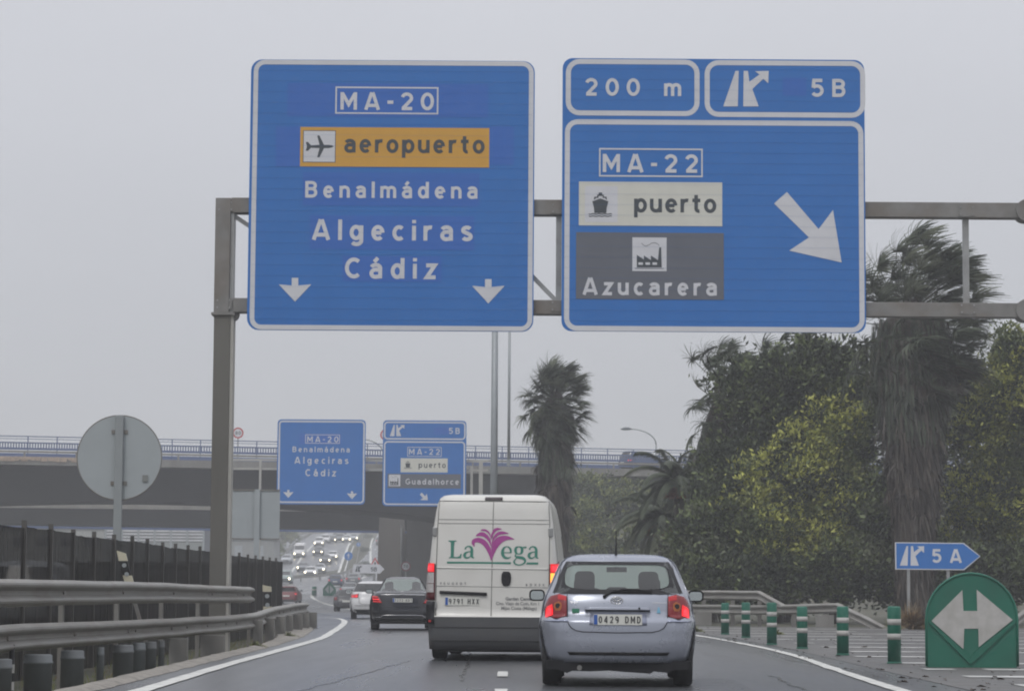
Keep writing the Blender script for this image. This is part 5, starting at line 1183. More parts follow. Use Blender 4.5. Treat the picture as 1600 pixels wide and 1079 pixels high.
# ---- black saloon and white hatchback ahead of the van
def saloon_rows(w=.905, h=1.44, L_=4.68, deck=1.02):
    return [(.22, w * .92, .08, L_ - .1), (.32, w * .97, .02, L_ - .02), (.5, w * .995, 0, L_), (.66, w, .03, L_ - .02), (.80, w * .985, .05, L_ - .2), (.92, w * .95, .07, L_ - .9), (deck - .03, w * .90, .10, 3.3), (deck, w * .82, .22, 3.2), (deck + .035, w * .755, .70, 3.12), (1.18, w * .68, .98, 2.9), (1.30, w * .61, 1.2, 2.65), (1.38, w * .555, 1.38, 2.45), (h - .03, w * .49, 1.55, 2.3), (h - .008, w * .40, 1.68, 2.2), (h, w * .27, 1.85, 2.0)]
def hatch_rows(w=.88, h=1.42, L_=4.32):
    return [(.24, w * .93, .08, L_ - .1), (.36, w * .98, .02, L_ - .02), (.52, w, 0, L_), (.70, w * .995, .02, L_ - .05), (.76, w * .985, .06, L_ - .15), (.90, w * .955, .09, L_ - .9), (1.0, w * .91, .13, L_ - 1.1), (1.08, w * .86, .2, 3.0), (1.18, w * .80, .31, 2.8), (1.28, w * .745, .43, 2.6), (h - .06, w * .69, .52, 2.3), (h - .03, w * .63, .54, 2.15), (h - .01, w * .52, .62, 1.95), (h, w * .36, .8, 1.8)]
def black_saloon():
    c = Car('black saloon with chrome boot strip braking left of the white van', 'car', saloon_rows(), 6, .10)
    pk = paintm('black metallic', (.022, .023, .028), .22, metal=.2, dirt=(.06, .06, .065), damt=.3)
    c.build(pk, (1.06, 1.375, .93), (1.06, 1.38, .9), (1.05, 1.36, [(.33, .46), (.48, .62)]), 1.2, glass_l, True, [(.98, .325, .22, .02), (3.85, .325, .22, .02)])
    k = 58.0; X = lambda zx: (400 + zx / 4.903 - 629.3) / k; Zf = lambda zy: (985 - (820 + zy / 4.903)) / k; T = lambda P: [(X(a), Zf(b)) for a, b in P]
    for sg in (-1, 1):
        f = T if sg < 0 else (lambda P: [(-x, z) for x, z in T(P)])
        l = c.patch(f([(892, 600), (888, 560), (902, 543), (935, 548), (968, 600), (962, 606)]), tail, 'tail_lamp', .014, nz=8, nx=6)
        for i in range(3):
            y0 = 550 + i * 18; c.patch(f([(895 + i * 4, y0 + 11), (893 + i * 3, y0), (925 + i * 12, y0 + 2), (934 + i * 12, y0 + 12)]), tail_hot if i == 1 else tail_on, 'brake_segment', .018, nz=3, nx=4, parent=l, thick=False)
    c.seam([(-.60, .945), (0, .955), (.60, .945)], chrome, 'chrome_strip', .03, .02)
    c.plate(X(1122), Zf(596), Zf(566), .53, '7273 HXT', .016)
    MB().tube([(X(1120) + .045 * cos(t), c.ry(0, .97) - .03, 1.0 + .045 * sin(t)) for t in [i * 2 * pi / 16 for i in range(17)]], .006, 6, False).obj('badge', chrome, c.r, True)
    for a_ in (90, 210, 330): MB().beam((X(1120), c.ry(0, .97) - .03, 1.0), (X(1120) + .045 * cos(radians(a_)), c.ry(0, .97) - .03, 1.0 + .045 * sin(radians(a_))), .008, .008, (0, 1, 0)).obj('badge', chrome, c.r)
    c.seam([(-.74, .335), (-.60, .345), (-.52, .40), (-.3, .405), (.3, .405), (.52, .40), (.60, .345), (.74, .335)], chrome, 'exhaust_trim', .02, .01)
    c.patch([(-.72, .26), (-.74, .33), (.74, .33), (.72, .26)], black, 'diffuser', .008, nz=2, nx=10)
    c.seam([(-.66, .74), (-.62, .66), (-.5, .62), (.5, .62), (.62, .66), (.66, .74)], black, 'seam', .012)
    c.cabin(1.3, 3.1, .98, .7, True, 1.2); c.mirror(2.75, .98, -1, pk, (.2, .13), .02); c.mirror(2.75, .98, 1, pk, (.2, .13), .02)
    MB().box(-.8, .8, .3, 4.4, .17, .24).obj('underbody', trim, c.r)
    c.place(at(629, 984, 69).x, 69, 0, .045)
black_saloon()
def white_hatch():
    c = Car('white hatchback braking just left of the black saloon', 'car', hatch_rows(.88, 1.42, 4.3), 6, .10)
    pw = paintm('hatch white', (.60, .60, .60), .28, dirt=(.36, .36, .35), damt=.3)
    c.build(pw, (1.02, 1.33, .90), (1.02, 1.33, .88), (1.02, 1.32, [(.24, .42), (.44, .62)]), 1, glass_d, True, [(.78, .315, .2, .02), (3.5, .315, .2, .02)])
    for sg in (-1, 1):
        l = c.patch([(sg * .86, .80), (sg * .85, .94), (sg * .56, .95), (sg * .58, .80)], tail, 'tail_lamp', .014, nz=6, nx=6)
        for z0 in (.82, .88): c.patch([(sg * .82, z0), (sg * .82, z0 + .04), (sg * .60, z0 + .045), (sg * .61, z0)], tail_hot if z0 < .85 else tail_on, 'brake_segment', .018, nz=2, nx=4, parent=l, thick=False)
    c.patch([(-.72, .24), (-.74, .36), (.74, .36), (.72, .24)], trim, 'lower_valance', .008, nz=2, nx=10)
    c.seam([(-.55, .80), (-.55, .62), (-.45, .55), (.45, .55), (.55, .62), (.55, .80)], trim, 'seam', .012)
    c.seam([(-.7, .50), (.7, .50)], trim, 'bumper_crease', .014)
    c.plate(0, .62, .74, .53, '4186 HZK', .014) if False else None
    MB().tube([(.0 - .06, .0, .27), (-.06, .3, .27)], .04, 10).obj('exhaust', black, c.r)
    c.mirror(2.7, .96, -1, pw, (.19, .13), .02); c.mirror(2.7, .96, 1, pw, (.19, .13), .02); c.cabin(.9, 3, .9, .7, True, 1.16)
    MB().box(-.78, .78, .3, 4.0, .16, .26).obj('underbody', trim, c.r)
    c.place(at(583.5, 968, 97).x, 97, 0, .07)
white_hatch()

# ---- simpler cars further off (front = facing us, with headlamps)
COLS = dict(white=(.62, .62, .62), silver=(.36, .38, .40), dark=(.025, .027, .032), blue=(.03, .05, .10), grey=(.14, .15, .16), red=(.16, .012, .014), green=(.22, .28, .26))
def van_rows(h=2.3, w=.96): return [(.22, w * .97, .04, 5.0), (.45, w, 0, 5.1), (.9, w, .03, 5.05), (1.05, w * .99, .04, 4.75), (1.25, w * .97, .05, 4.3), (1.7, w * .93, .08, 3.9), (h - .15, w * .88, .12, 3.6), (h - .04, w * .82, .18, 3.4), (h, w * .6, .4, 3.1)]
def suv_rows(h=1.68, w=.91): return [(.28, w * .95, .06, 4.5), (.45, w, 0, 4.6), (.75, w, .02, 4.5), (.95, w * .97, .06, 4.2), (1.08, w * .93, .1, 3.5), (1.3, w * .84, .22, 3.1), (h - .12, w * .76, .34, 2.7), (h - .04, w * .66, .4, 2.5), (h, w * .4, .7, 2.2)]
def far_car(label, kind, col, px, py, front, lights=True, Y=None, group=None, heading=0, side_px=None, Z=None, dim=False, wd=None, plate=False):
    p = onroad(px, py) if Y is None else Vector((at(px, py, Y).x, Y, gz(Y) if Z is None else Z))
    rows = dict(hatch=hatch_rows, saloon=saloon_rows, van=van_rows, suv=suv_rows)[kind](); c = Car(label, 'van' if kind == 'van' else 'car', rows, 7 if kind != 'van' else 12, .08, group, 'van' if kind == 'van' else 'car')
    h = rows[-1][0]; L_ = max(r_[3] for r_ in rows); w_ = max(r_[1] for r_ in rows); zg0, zg1 = {'hatch': (1.0, 1.33), 'saloon': (1.06, 1.36), 'van': (1.3, 1.95), 'suv': (1.10, 1.54)}[kind]
    pm_ = paintm(col + ' far', COLS[col], .3, metal=.2 if col in ('silver', 'grey', 'blue') else 0, damt=.3)
    c.build(pm_, None if kind == 'van' else (zg0, zg1, .88), (zg0, zg1, .88), (zg0, zg1 - .02, [(.2, .4), (.43, .62)] if kind != 'van' else [(.76, .86)]), .5, glass_d, False, [(.8, .31, .2, .02), (L_ - .85, .31, .2, .02)])
    MB().box(-.75 * w_, .75 * w_, .4, L_ - .7, .2, zg0 - .1 if kind == 'van' else .85).obj('cabin_floor', inter, c.r)
    if front:
        for sg in (-1, 1):
            l = c.patch([(sg * .95 * w_, .60), (sg * .93 * w_, .76), (sg * .60 * w_, .74), (sg * .62 * w_, .60)], clearl, 'headlamp', .012, True, 3, 4)
            if lights is True or lights == sg:
                x = sg * .76 * w_; z = .67; y = c.ry(x, z, True)
                MB().lathe([(.01, .0), (.135, .02), (.11, .06), (.01, .07)], (x, y + .02, z), 14, 'y').obj('lit_bulb', head_on, l, True)
        c.patch([(-.5 * w_, .48), (-.52 * w_, .68), (.52 * w_, .68), (.5 * w_, .48)], trim, 'grille', .01, True, 3, 6)
        c.patch([(-.8 * w_, .26), (-.85 * w_, .40), (.85 * w_, .40), (.8 * w_, .26)], trim, 'lower_grille', .008, True, 2, 8)
        c.place(p.x, p.y + L_, p.z, pi + heading)
        s_ = sin(heading) * L_; c.r.location.x = p.x - s_ * 1.0
        dz = gz(p.y + L_) - gz(p.y); c.r.location.z = gz(p.y + L_) if Z is None else Z; c.r.rotation_euler.x = math.atan(dz / L_) * 1.0 if Z is None else 0
        if Z is None: c.r.rotation_euler = (-math.atan(dz / L_), 0, pi + heading)
    else:
        for sg in (-1, 1):
            l = c.patch([(sg * .96 * w_, .72), (sg * .94 * w_, .92), (sg * .68 * w_, .92), (sg * .70 * w_, .72)], tail, 'tail_lamp', .014, nz=3, nx=4)
            if lights is True or lights == sg: c.patch([(sg * .92 * w_, .76), (sg * .91 * w_, .88), (sg * .74 * w_, .88), (sg * .75 * w_, .76)], M('dim tail lamp', (.9, .05, .06), .3, emit=.5) if dim else tail_on, 'lit_segment', .02, nz=2, nx=2, parent=l, thick=False)
        c.patch([(-.7 * w_, .25), (-.74 * w_, .38), (.74 * w_, .38), (.7 * w_, .25)], trim, 'lower_valance', .008, nz=2, nx=8)
        MB().box(-.26, .26, c.ry(0, .66) - .02, c.ry(0, .66) - .004, .6, .72).obj('number_plate', plate_m, c.r)
        c.mirror(L_ * .62, .98 if kind != 'van' else 1.3, -1, trim, (.2, .14), .02); c.mirror(L_ * .62, .98 if kind != 'van' else 1.3, 1, trim, (.2, .14), .02)
        dz = gz(p.y + L_) - gz(p.y) if Z is None else 0
        c.place(p.x, p.y, p.z, heading, math.atan(dz / L_))
    return c
GO = 'oncoming cars on the far carriageway'; GA = 'cars queuing ahead in our direction'
far_car('dark car low behind the white hatchback, dark tailgate', 'hatch', 'dark', 541, 955, False, False, group=GA)
far_car('white saloon with two red tail lamps above the dark car', 'saloon', 'silver', 545, 935, False, group=GA, dim=True, Y=228)
far_car('dark blue car with faint red lamps beside the green diamond marker', 'hatch', 'blue', 523.5, 917, False, group=GA, dim=True)
far_car('grey car with faint red lamps just behind the white 5B arrow sign', 'saloon', 'grey', 551, 914, False, group=GA, dim=True)
far_car('dark car roof peeking above the white hatchback', 'suv', 'dark', 606, 936, False, False, group=GA, Y=205)
far_car('lone grey car high up our lane with one red lamp', 'hatch', 'grey', 594, 851, False, -1, group=GA)
far_car('dark red car on the left branch road beside the fence end', 'hatch', 'red', 447, 934, False, group=GA, Y=205, heading=-.03)
far_car('white delivery van with headlamps on the oncoming side', 'van', 'white', 466.8, 871, True, group=GO)
far_car('silver car without lamps left of the white delivery van', 'hatch', 'silver', 446, 881, True, False, group=GO)
far_car('white people carrier with headlamps behind the delivery van', 'suv', 'white', 497.5, 853.5, True, group=GO)
far_car('white car farther back beside the people carrier', 'suv', 'white', 507.5, 848.5, True, 1, group=GO)
far_car('dark car with bright headlamps below the people carrier', 'hatch', 'dark', 496, 868, True, group=GO)
far_car('white hatchback with headlamps in the lane nearest the median', 'hatch', 'white', 518.7, 875, True, group=GO)
far_car('dark car with bright headlamps in front of the white median lane hatchback', 'saloon', 'dark', 507.5, 881.5, True, group=GO)
far_car('grey car with a single bright lamp above the guard rail', 'hatch', 'grey', 472, 893.5, True, 1, group=GO)
far_car('white car nearest the guard rail with both headlamps lit', 'hatch', 'white', 484, 901, True, group=GO)
far_car('silver car close behind the white car nearest the guard rail', 'hatch', 'silver', 498, 896, True, -1, group=GO)
far_car('pale green car partly hidden by the end of the dark fence', 'suv', 'green', 443, 907, True, -1, group=GO, Y=318)
for px, py, k_, cl, lb in ((518, 848, 'hatch', 'dark', 'dark car leftmost in the far row of headlamps'), (530, 846.5, 'suv', 'grey', 'grey car second from left in the far row of headlamps'), (541, 847.5, 'hatch', 'white', 'white car third from left in the far row of headlamps'), (552, 845.5, 'saloon', 'silver', 'silver car rightmost in the far row of headlamps'), (534, 842.5, 'suv', 'dark', 'dark tall car behind the far row of headlamps'), (524, 843, 'saloon', 'grey', 'grey saloon behind the far row of headlamps')):
    far_car(lb, k_, cl, px, py, True, group=GO)
c = far_car('grey estate car with red lamps driving over the bridge', 'suv', 'blue', 994, 735, False, True, Y=213.5, Z=Z1 - .35 + .02, heading=-1.0)
c.r.location.z = Z1 + .02; c.r.location.y = 215.5; c.r.location.x = at(972, 735, 215.5).x
c = far_car('pale car half seen through the screen fence at the far left', 'suv', 'silver', 30, 950, False, False, Y=58, Z=0.0)
# ---------------------------------------------------------------- vegetation
def leafm(name, col, var=.35, rough=.55, spec=.3): 
    m = M(name, col, rough, var=var, scale=1.4, spec=spec); return m
lf_dark = leafm('dark evergreen leaf', (.046, .060, .034)); lf_mid = leafm('green leaf', (.12, .15, .058)); lf_yel = leafm('yellow new and lit leaf', (.44, .45, .11)); lf_pale = leafm('grey green leaf', (.12, .135, .08)); lf_olive = leafm('olive leaf', (.21, .23, .07))
pf1 = leafm('palm frond green', (.082, .098, .066)); pf2 = leafm('palm frond light', (.13, .145, .095)); pf3 = leafm('palm frond dark', (.040, .050, .034))
dead1 = leafm('dead frond brown', (.066, .053, .043)); dead2 = leafm('dead frond grey', (.090, .079, .068)); dead3 = leafm('dead frond dark', (.028, .022, .018)); orange = leafm('palm fruit orange', (.24, .085, .03))
bark = M('rough bark', (.075, .065, .055), .9, var=.3, scale=6, bump=1, bscale=20)
def leafcloud(blobs, n, size, rnd, mats=4, tip=.12, gap=.0, wind=.25):
    """leaf clumps spread through overlapping ellipsoids; blobs = (cx, cy, cz, rx, ry, rz)"""
    V = []; F = []; MI = []; per = 12; big = blobs; blobs = []
    for b in big:      # smaller rounded clumps over each main mass
        blobs.append((*b[:3], b[3] * .82, b[4] * .82, b[5] * .82))
        for q in range(13):
            th = rnd.uniform(0, 2 * pi); cz = rnd.uniform(-.6, 1); rr = sqrt(1 - cz * cz); f = rnd.uniform(.24, .42); k_ = rnd.uniform(.62, .86)
            blobs.append((b[0] + rr * cos(th) * b[3] * k_, b[1] - abs(rr * sin(th)) * b[4] * k_, b[2] + cz * b[5] * k_, b[3] * f, b[4] * f, b[5] * f))
    wts = [b[3] * b[4] + b[3] * b[5] for b in blobs]
    for _ in range(n // per):
        b = rnd.choices(blobs, wts)[0]; th = rnd.uniform(0, 2 * pi); cz = rnd.uniform(-.75, 1); rr = sqrt(1 - cz * cz); d = Vector((rr * cos(th), rr * sin(th), cz))
        if d.y > .35 and rnd.random() < .55: d.y = -d.y
        r_ = rnd.uniform(.62, 1.05) * (1 + .22 * noise.noise(d * 2.6 + Vector((b[0], b[1], b[2]))))
        if noise.noise(d * 3.1 + Vector((b[2], b[0], 7))) < gap - .5: continue
        c = Vector((b[0] + d.x * b[3] * r_, b[1] + d.y * b[4] * r_, b[2] + d.z * b[5] * r_)); out_ = d
        lit_tip = r_ > .8 and d.z > -.15 and noise.noise(c * .33 + Vector((3, 1, 9))) > .33 - tip * 2.2 and rnd.random() < .8
        shade = noise.noise(c * .9); mi = (2 if d.z > .0 or rnd.random() < .3 else 3) if lit_tip else (0 if shade < -.08 else 1 if shade < .22 else 3)  # yellow on clump tops: new growth plus their lit side put into leaf colour
        ros = rnd.random() < .62; cs = size * (.28 if ros else rnd.uniform(1.2, 2.2)); sp_ = 1.1 if ros else .9
        if c.z < -.1: c.z = rnd.uniform(0, .4)
        dirc = (out_ + Vector((wind, -.15, .45)) + Vector((rnd.uniform(-.5, .5), rnd.uniform(-.5, .5), rnd.uniform(-.3, .5)))).normalized()
        for k in range(per):
            o = c + Vector((rnd.gauss(0, cs), rnd.gauss(0, cs), rnd.gauss(0, cs * .8)))
            d2 = (dirc + Vector((rnd.uniform(-sp_, sp_), rnd.uniform(-sp_, sp_), rnd.uniform(-.8, .8)))).normalized(); u = d2.cross(Vector((rnd.uniform(-1, 1), rnd.uniform(-1, 1), rnd.uniform(-1, 1)))).normalized()
            L_ = size * rnd.uniform(.8, 1.5); W_ = L_ * .21; q = len(V)
            V += [o, o + d2 * L_ * .5 + u * W_, o + d2 * L_, o + d2 * L_ * .5 - u * W_]; F.append((q, q + 1, q + 2, q + 3)); MI.append(mi if rnd.random() < .93 else rnd.choice((0, 1, 3)))
    return V, F, MI
def broadleaf(label, X, Y, blobs, n, size, seed, mats, trunk_h=2.5, tr=.22, tip=.12, gap=0, name='tree', cat='tree', zb=None, group=None):
    rnd = random.Random(seed); zb = terrain(X, Y) if zb is None else zb; r = empty(name, label, cat, (X, Y, zb), group=group)
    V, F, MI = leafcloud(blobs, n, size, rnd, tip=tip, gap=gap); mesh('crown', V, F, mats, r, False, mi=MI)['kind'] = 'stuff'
    if trunk_h:
        m = MB(); m.tube([(0, 0, -.2), (.05, 0, trunk_h * .5), (.0, 0, trunk_h)], [tr, tr * .8, tr * .65], 10)
        for b in blobs:
            c = Vector(b[:3]); m.tube([(0, 0, trunk_h * .9), c * .5 + Vector((0, 0, trunk_h * .4)), c], [tr * .5, tr * .3, tr * .1], 6)
        m.obj('trunk', bark, r, True)
    return r
def fan_frond(o, d, L_, wind, rnd, grav=.5, nb=20, bl=.85):
    V = []; F = []
    d = d.normalized(); P = [o]; p = o.copy(); dd = d.copy()
    for i in range(6): dd = (dd + (wind * .10 + Vector((0, 0, -grav * .10)))).normalized(); p = p + dd * L_ / 6; P.append(p.copy())
    def strip_(P, W0, W1, u):
        k = len(V)
        for i, q in enumerate(P):
            w_ = W0 + (W1 - W0) * i / (len(P) - 1); V.append(q - u * w_); V.append(q + u * w_)
        for i in range(len(P) - 1): F.append((k + 2 * i, k + 2 * i + 1, k + 2 * i + 3, k + 2 * i + 2))
    side = dd.cross(Vector((0, 0, 1))); side = side.normalized() if side.length > .1 else Vector((1, 0, 0)); upv = side.cross(dd).normalized()
    roll_ = rnd.uniform(-.6, .6); side = (side * cos(roll_) + upv * sin(roll_)).normalized()
    strip_(P, .022, .016, side); strip_(P, .022, .016, side.cross(dd).normalized())
    tip = P[-1]
    for i in range(nb):
        a = radians(-115 + 230 * (i + .5) / nb); bd = (dd * cos(a) + side * sin(a)).normalized(); bd = (bd + wind * .35).normalized()
        Lb = bl * rnd.uniform(.8, 1.1) * (1 - .15 * abs(a) / 2); Q = [tip]; q = tip.copy(); b = bd.copy(); u = b.cross(wind + Vector((.01, rnd.uniform(-.4, .4), rnd.uniform(.2, 1)))).normalized()
        for j in range(4): b = (b + wind * .26 + Vector((0, 0, -grav * .22 * (j + 1) / 2)) + Vector((0, 0, rnd.uniform(-.1, .1)))).normalized(); q = q + b * Lb / 4; Q.append(q.copy())
        strip_(Q, .040, .008, u)
    return V, F
def fan_palm(label, X, Y, H, seed, skirt, crown_r, nf=56, zb=None, lean=0, wind=Vector((1, -.1, .15)), ns=2400, xspread=1.0, fl=.85, tuft=0, nblade=22):
    """skirt = [(z, radius), ...] of the hanging dead leaves"""
    rnd = random.Random(seed); zb = terrain(X, Y) if zb is None else zb; r = empty('palm_tree', label, 'palm tree', (X, Y, zb)); H -= zb; skirt = [(z - zb, q) for z, q in skirt]
    top = Vector((lean, 0, H - crown_r * 1.15))
    cxz = lambda z: lean * (z / H) ** 1.5
    MB().tube([(cxz(z), 0, z) for z in [top.z * i / 12 for i in range(13)]], [max(.16, lerpK(skirt, top.z * i / 12)[0] * .78) if skirt[0][0] < top.z * i / 12 < skirt[-1][0] else .24 for i in range(13)], 14).obj('trunk', M('dead frond core', (.05, .042, .036), .95, var=.4, scale=5, bump=1, bscale=14, stretch=(1, 1, .15)), r, True)
    for i in range(nf):
        t = i / nf; th = rnd.uniform(0, 2 * pi); el = radians(75 - 125 * t + rnd.uniform(-12, 12)); d = Vector((cos(th) * cos(el), sin(th) * cos(el), sin(el)))
        L_ = crown_r * rnd.uniform(.55, .95); wd_ = wind * rnd.uniform(.6, 1.2)
        V, F = fan_frond(top + Vector((cos(th) * .12, sin(th) * .12, rnd.uniform(-.5, .3) - 1.3 * t * crown_r / 1.6)), d, L_ * (.75 + .25 * xspread), wd_, rnd, .35 + .5 * t, nblade, fl * rnd.uniform(.8, 1.1))
        mt = rnd.choice((pf1, pf1, pf2, pf3)) if t < .86 else rnd.choice((dead1, pf3, dead2)); mesh('frond', V, F, mt, r)
    z0, z1 = skirt[0][0], skirt[-1][0]
    for i in range(70):      # whole dead fans hanging against the trunk
        z = z0 + (z1 - z0) * (.25 + .75 * rnd.random() ** .6); R = lerpK(skirt, z)[0] * .8; th = rnd.uniform(0, 2 * pi)
        V, F = fan_frond(Vector((cxz(z) + cos(th) * R * .8, sin(th) * R * .8, z)), Vector((cos(th) * .7, sin(th) * .7, -.5)), .5 * rnd.uniform(.5, 1.2), wind * .18, rnd, 1.5, 14, .8 * rnd.uniform(.7, 1.2))
        mesh('dead_frond', V, F, rnd.choice((dead1, dead2, dead3, dead1) if z < z0 + .7 * (z1 - z0) else (dead1, pf3, pf1, pf3)), r)
    V = []; F = []; MI = []
    for i in range(ns):
        z = z0 + (z1 - z0) * rnd.random() ** .8; R = lerpK(skirt, z)[0]; th = rnd.uniform(0, 2 * pi); fz = (z - z0) / (z1 - z0)
        p = Vector((cxz(z) + cos(th) * R * rnd.uniform(.75, 1.0), sin(th) * R * rnd.uniform(.75, 1.0), z)); n_ = Vector((cos(th), sin(th), 0)); tn = Vector((-sin(th), cos(th), 0))
        L_ = rnd.uniform(.3, .95); flare = rnd.uniform(.0, .22) if rnd.random() < .9 else rnd.uniform(.3, .7); P = [p]; q = p.copy(); b = (n_ * (flare + .2) + Vector((wind.x * .12, 0, -1)) + tn * rnd.uniform(-.2, .2)).normalized()
        for j in range(3): b = (b + Vector((wind.x * .05, 0, -.5))).normalized(); q = q + b * L_ / 3; P.append(q.copy())
        k = len(V); w_ = rnd.uniform(.02, .075)
        for j, q in enumerate(P): ww = w_ * (1 - .25 * j); V += [q - tn * ww, q + tn * ww]
        mi = rnd.choice((0, 0, 1, 2, 2)) if fz < .62 else rnd.choice((0, 1, 3, 3, 4))
        for j in range(3): F.append((k + 2 * j, k + 2 * j + 1, k + 2 * j + 3, k + 2 * j + 2)); MI.append(mi)
    mesh('dead_frond_skirt', V, F, [dead1, dead2, dead3, pf3, pf1], r, mi=MI)['kind'] = 'stuff'
    return r
def feather_palm(label, X, Y, H, seed, fl, nf=26, wind=Vector((.8, 0, .0)), fruit=True, zb=None, tr=.28):
    rnd = random.Random(seed); zb = terrain(X, Y) if zb is None else zb; r = empty('palm_tree', label, 'palm tree', (X, Y, zb)); H -= zb
    MB().tube([(0, 0, -.1), (0, 0, H)], [tr, tr * .9], 12).obj('trunk', bark, r, True)
    for i in range(nf):
        th = 2 * pi * i * .381966; el = radians(72 - 75 * i / nf); d = Vector((cos(th) * cos(el), sin(th) * cos(el), sin(el))); p = Vector((0, 0, H)); P = [p.copy()]; L_ = fl * rnd.uniform(.8, 1.1); n = 10
        for j in range(n): d = (d + wind * .06 + Vector((0, 0, -.13 - .01 * j))).normalized(); p = p + d * L_ / n; P.append(p.copy())
        V = []; F = []; s_ = d.cross(Vector((0, 0, 1))); s_ = s_.normalized() if s_.length > .05 else Vector((1, 0, 0))
        for j in range(n):
            k = len(V); V += [P[j] - s_ * .02, P[j] + s_ * .02, P[j + 1] + s_ * .016, P[j + 1] - s_ * .016]; F.append((k, k + 1, k + 2, k + 3))
            dd = (P[j + 1] - P[j]).normalized(); sd_ = dd.cross(Vector((0, 0, 1))); sd_ = sd_.normalized() if sd_.length > .05 else s_
            for m_ in range(5):
                o = P[j].lerp(P[j + 1], m_ / 5)
                for sg in (-1, 1):
                    ll = .42 * fl / 2 * (1 - .5 * (j / n) ** 2) * rnd.uniform(.8, 1.15); ld = (sd_ * sg + dd * .7 + wind * .3 + Vector((0, 0, -.35))).normalized(); u = ld.cross(Vector((0, 0, 1))).normalized(); k = len(V)
                    V += [o - u * .018, o + u * .018, o + ld * ll * .6 + Vector((0, 0, -.03)) + u * .014, o + ld * ll + Vector((0, 0, -.12)), o + ld * ll * .6 + Vector((0, 0, -.03)) - u * .014]; F.append((k, k + 1, k + 2, k + 3, k + 4))
        mesh('frond', V, F, rnd.choice((pf1, pf2, pf1)), r)
    if fruit:
        V = []; F = []
        for i in range(420):
            th = rnd.uniform(0, 2 * pi); rr = rnd.uniform(.1, .55); p = Vector((cos(th) * rr - .15, sin(th) * rr - .2, H - .15 - rnd.random() * .5)); k = len(V); e = .03 + .05 * rnd.random(); V += [p + Vector((-e, 0, -e)), p + Vector((e, 0, -e * .5)), p + Vector((e * .3, .02, e)), p + Vector((0, -e, 0))]; F += [(k, k + 1, k + 2), (k, k + 1, k + 3), (k + 1, k + 2, k + 3)]
        mesh('fruit_cluster', V, F, orange, r)['kind'] = 'stuff'
    return r
W = lambda px, Y: at(px, 925, Y).x
Hh = lambda py, Y, px=1000: at(px, py, Y).z
def blob(px, py, rx, ry, Y, X0, Y0, zb, ryd=None):      # photo ellipse -> local ellipsoid
    q = at(px, py, Y); k = FPX / Y; return (q.x - X0, Y - Y0, q.z - zb, rx / k, ryd or rx / k, ry / k)
# the tall fan palm behind the gantry on the right
fan_palm('tallest shaggy fan palm behind the gantry beam on the right', W(1428, 91), 91, Hh(352, 91, 1432), 11, [(.2, .60), (2.2, .68), (4.6, .86), (6.6, 1.1), (8.4, 1.45), (9.8, 1.6), (10.8, 1.4)], 2.3, 190, xspread=1.25, ns=5200, wind=Vector((1.0, -.1, .28)), fl=1.2, nblade=26)
fan_palm('shaggy fan palm standing alone in front of the bridge', W(866, 121), 121, Hh(556, 121, 868), 12, [(1.0, .6), (4.0, .66), (6.0, .74), (7.6, .84), (9.0, .92), (9.8, .8)], 1.45, 170, ns=2600, wind=Vector((.6, -.1, .12)), fl=.85)
fan_palm('fan palm with bent crown at the left edge of the right hand trees', W(1104, 98), 98, Hh(518, 98, 1130), 13, [(.5, .5), (3, .52), (5, .56), (6.6, .66), (7.6, .6)], 1.7, 95, lean=.75, ns=2600, wind=Vector((.9, -.1, .12)), fl=.9)
fan_palm('fan palm half buried in the foliage behind the big sign corner', W(1225, 99), 99, Hh(498, 99, 1215), 14, [(.5, .5), (3, .6), (6, .9), (8.2, 1.1), (8.8, .8)], 1.5, 60, ns=1500, fl=.9)
feather_palm('feather palm with orange fruit and fronds arching beside the bridge', W(1062, 102), 102, Hh(752, 102, 1046), 21, 2.4, 26, wind=Vector((.35, 0, .3)))
feather_palm('lower feather palm with drooping fronds in front of the bank', W(1038, 106), 106, Hh(812, 106, 1012), 22, 2.6, 30, wind=Vector((-.25, 0, -.15)))
std = [lf_dark, lf_mid, lf_yel, lf_olive]
def btree(label, px, Y, ells, n, size, seed, mats, tip, gap=0, th=3, tr=.2, **kw):
    X = W(px, Y); zb = terrain(X, Y); return broadleaf(label, X, Y, [blob(a, b, c_, d_, Y, X, Y, zb, ryd=c_ / (FPX / Y) * .8) for a, b, c_, d_ in ells], n, size, seed, mats, th, tr, tip, gap, zb=zb, **kw)
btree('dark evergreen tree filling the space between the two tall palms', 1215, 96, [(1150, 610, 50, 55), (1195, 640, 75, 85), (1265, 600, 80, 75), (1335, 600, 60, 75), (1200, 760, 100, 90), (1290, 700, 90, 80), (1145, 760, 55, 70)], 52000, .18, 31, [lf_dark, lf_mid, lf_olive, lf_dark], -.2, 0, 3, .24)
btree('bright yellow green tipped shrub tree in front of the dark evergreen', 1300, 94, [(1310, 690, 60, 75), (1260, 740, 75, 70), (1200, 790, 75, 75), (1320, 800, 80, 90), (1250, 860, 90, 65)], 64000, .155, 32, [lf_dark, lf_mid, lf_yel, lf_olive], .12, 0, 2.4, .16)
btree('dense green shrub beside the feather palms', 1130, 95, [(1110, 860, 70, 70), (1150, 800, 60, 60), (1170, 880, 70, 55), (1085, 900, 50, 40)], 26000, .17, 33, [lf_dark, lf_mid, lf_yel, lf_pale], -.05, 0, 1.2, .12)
btree('olive green tree with yellow tips right of the tallest palm', 1560, 96, [(1560, 640, 75, 80), (1600, 570, 60, 60), (1520, 690, 55, 70), (1560, 780, 90, 90), (1640, 700, 80, 120), (1520, 850, 70, 70), (1600, 880, 80, 60)], 70000, .155, 34, [lf_dark, lf_mid, lf_yel, lf_olive], .10, 0, 2.6, .2)
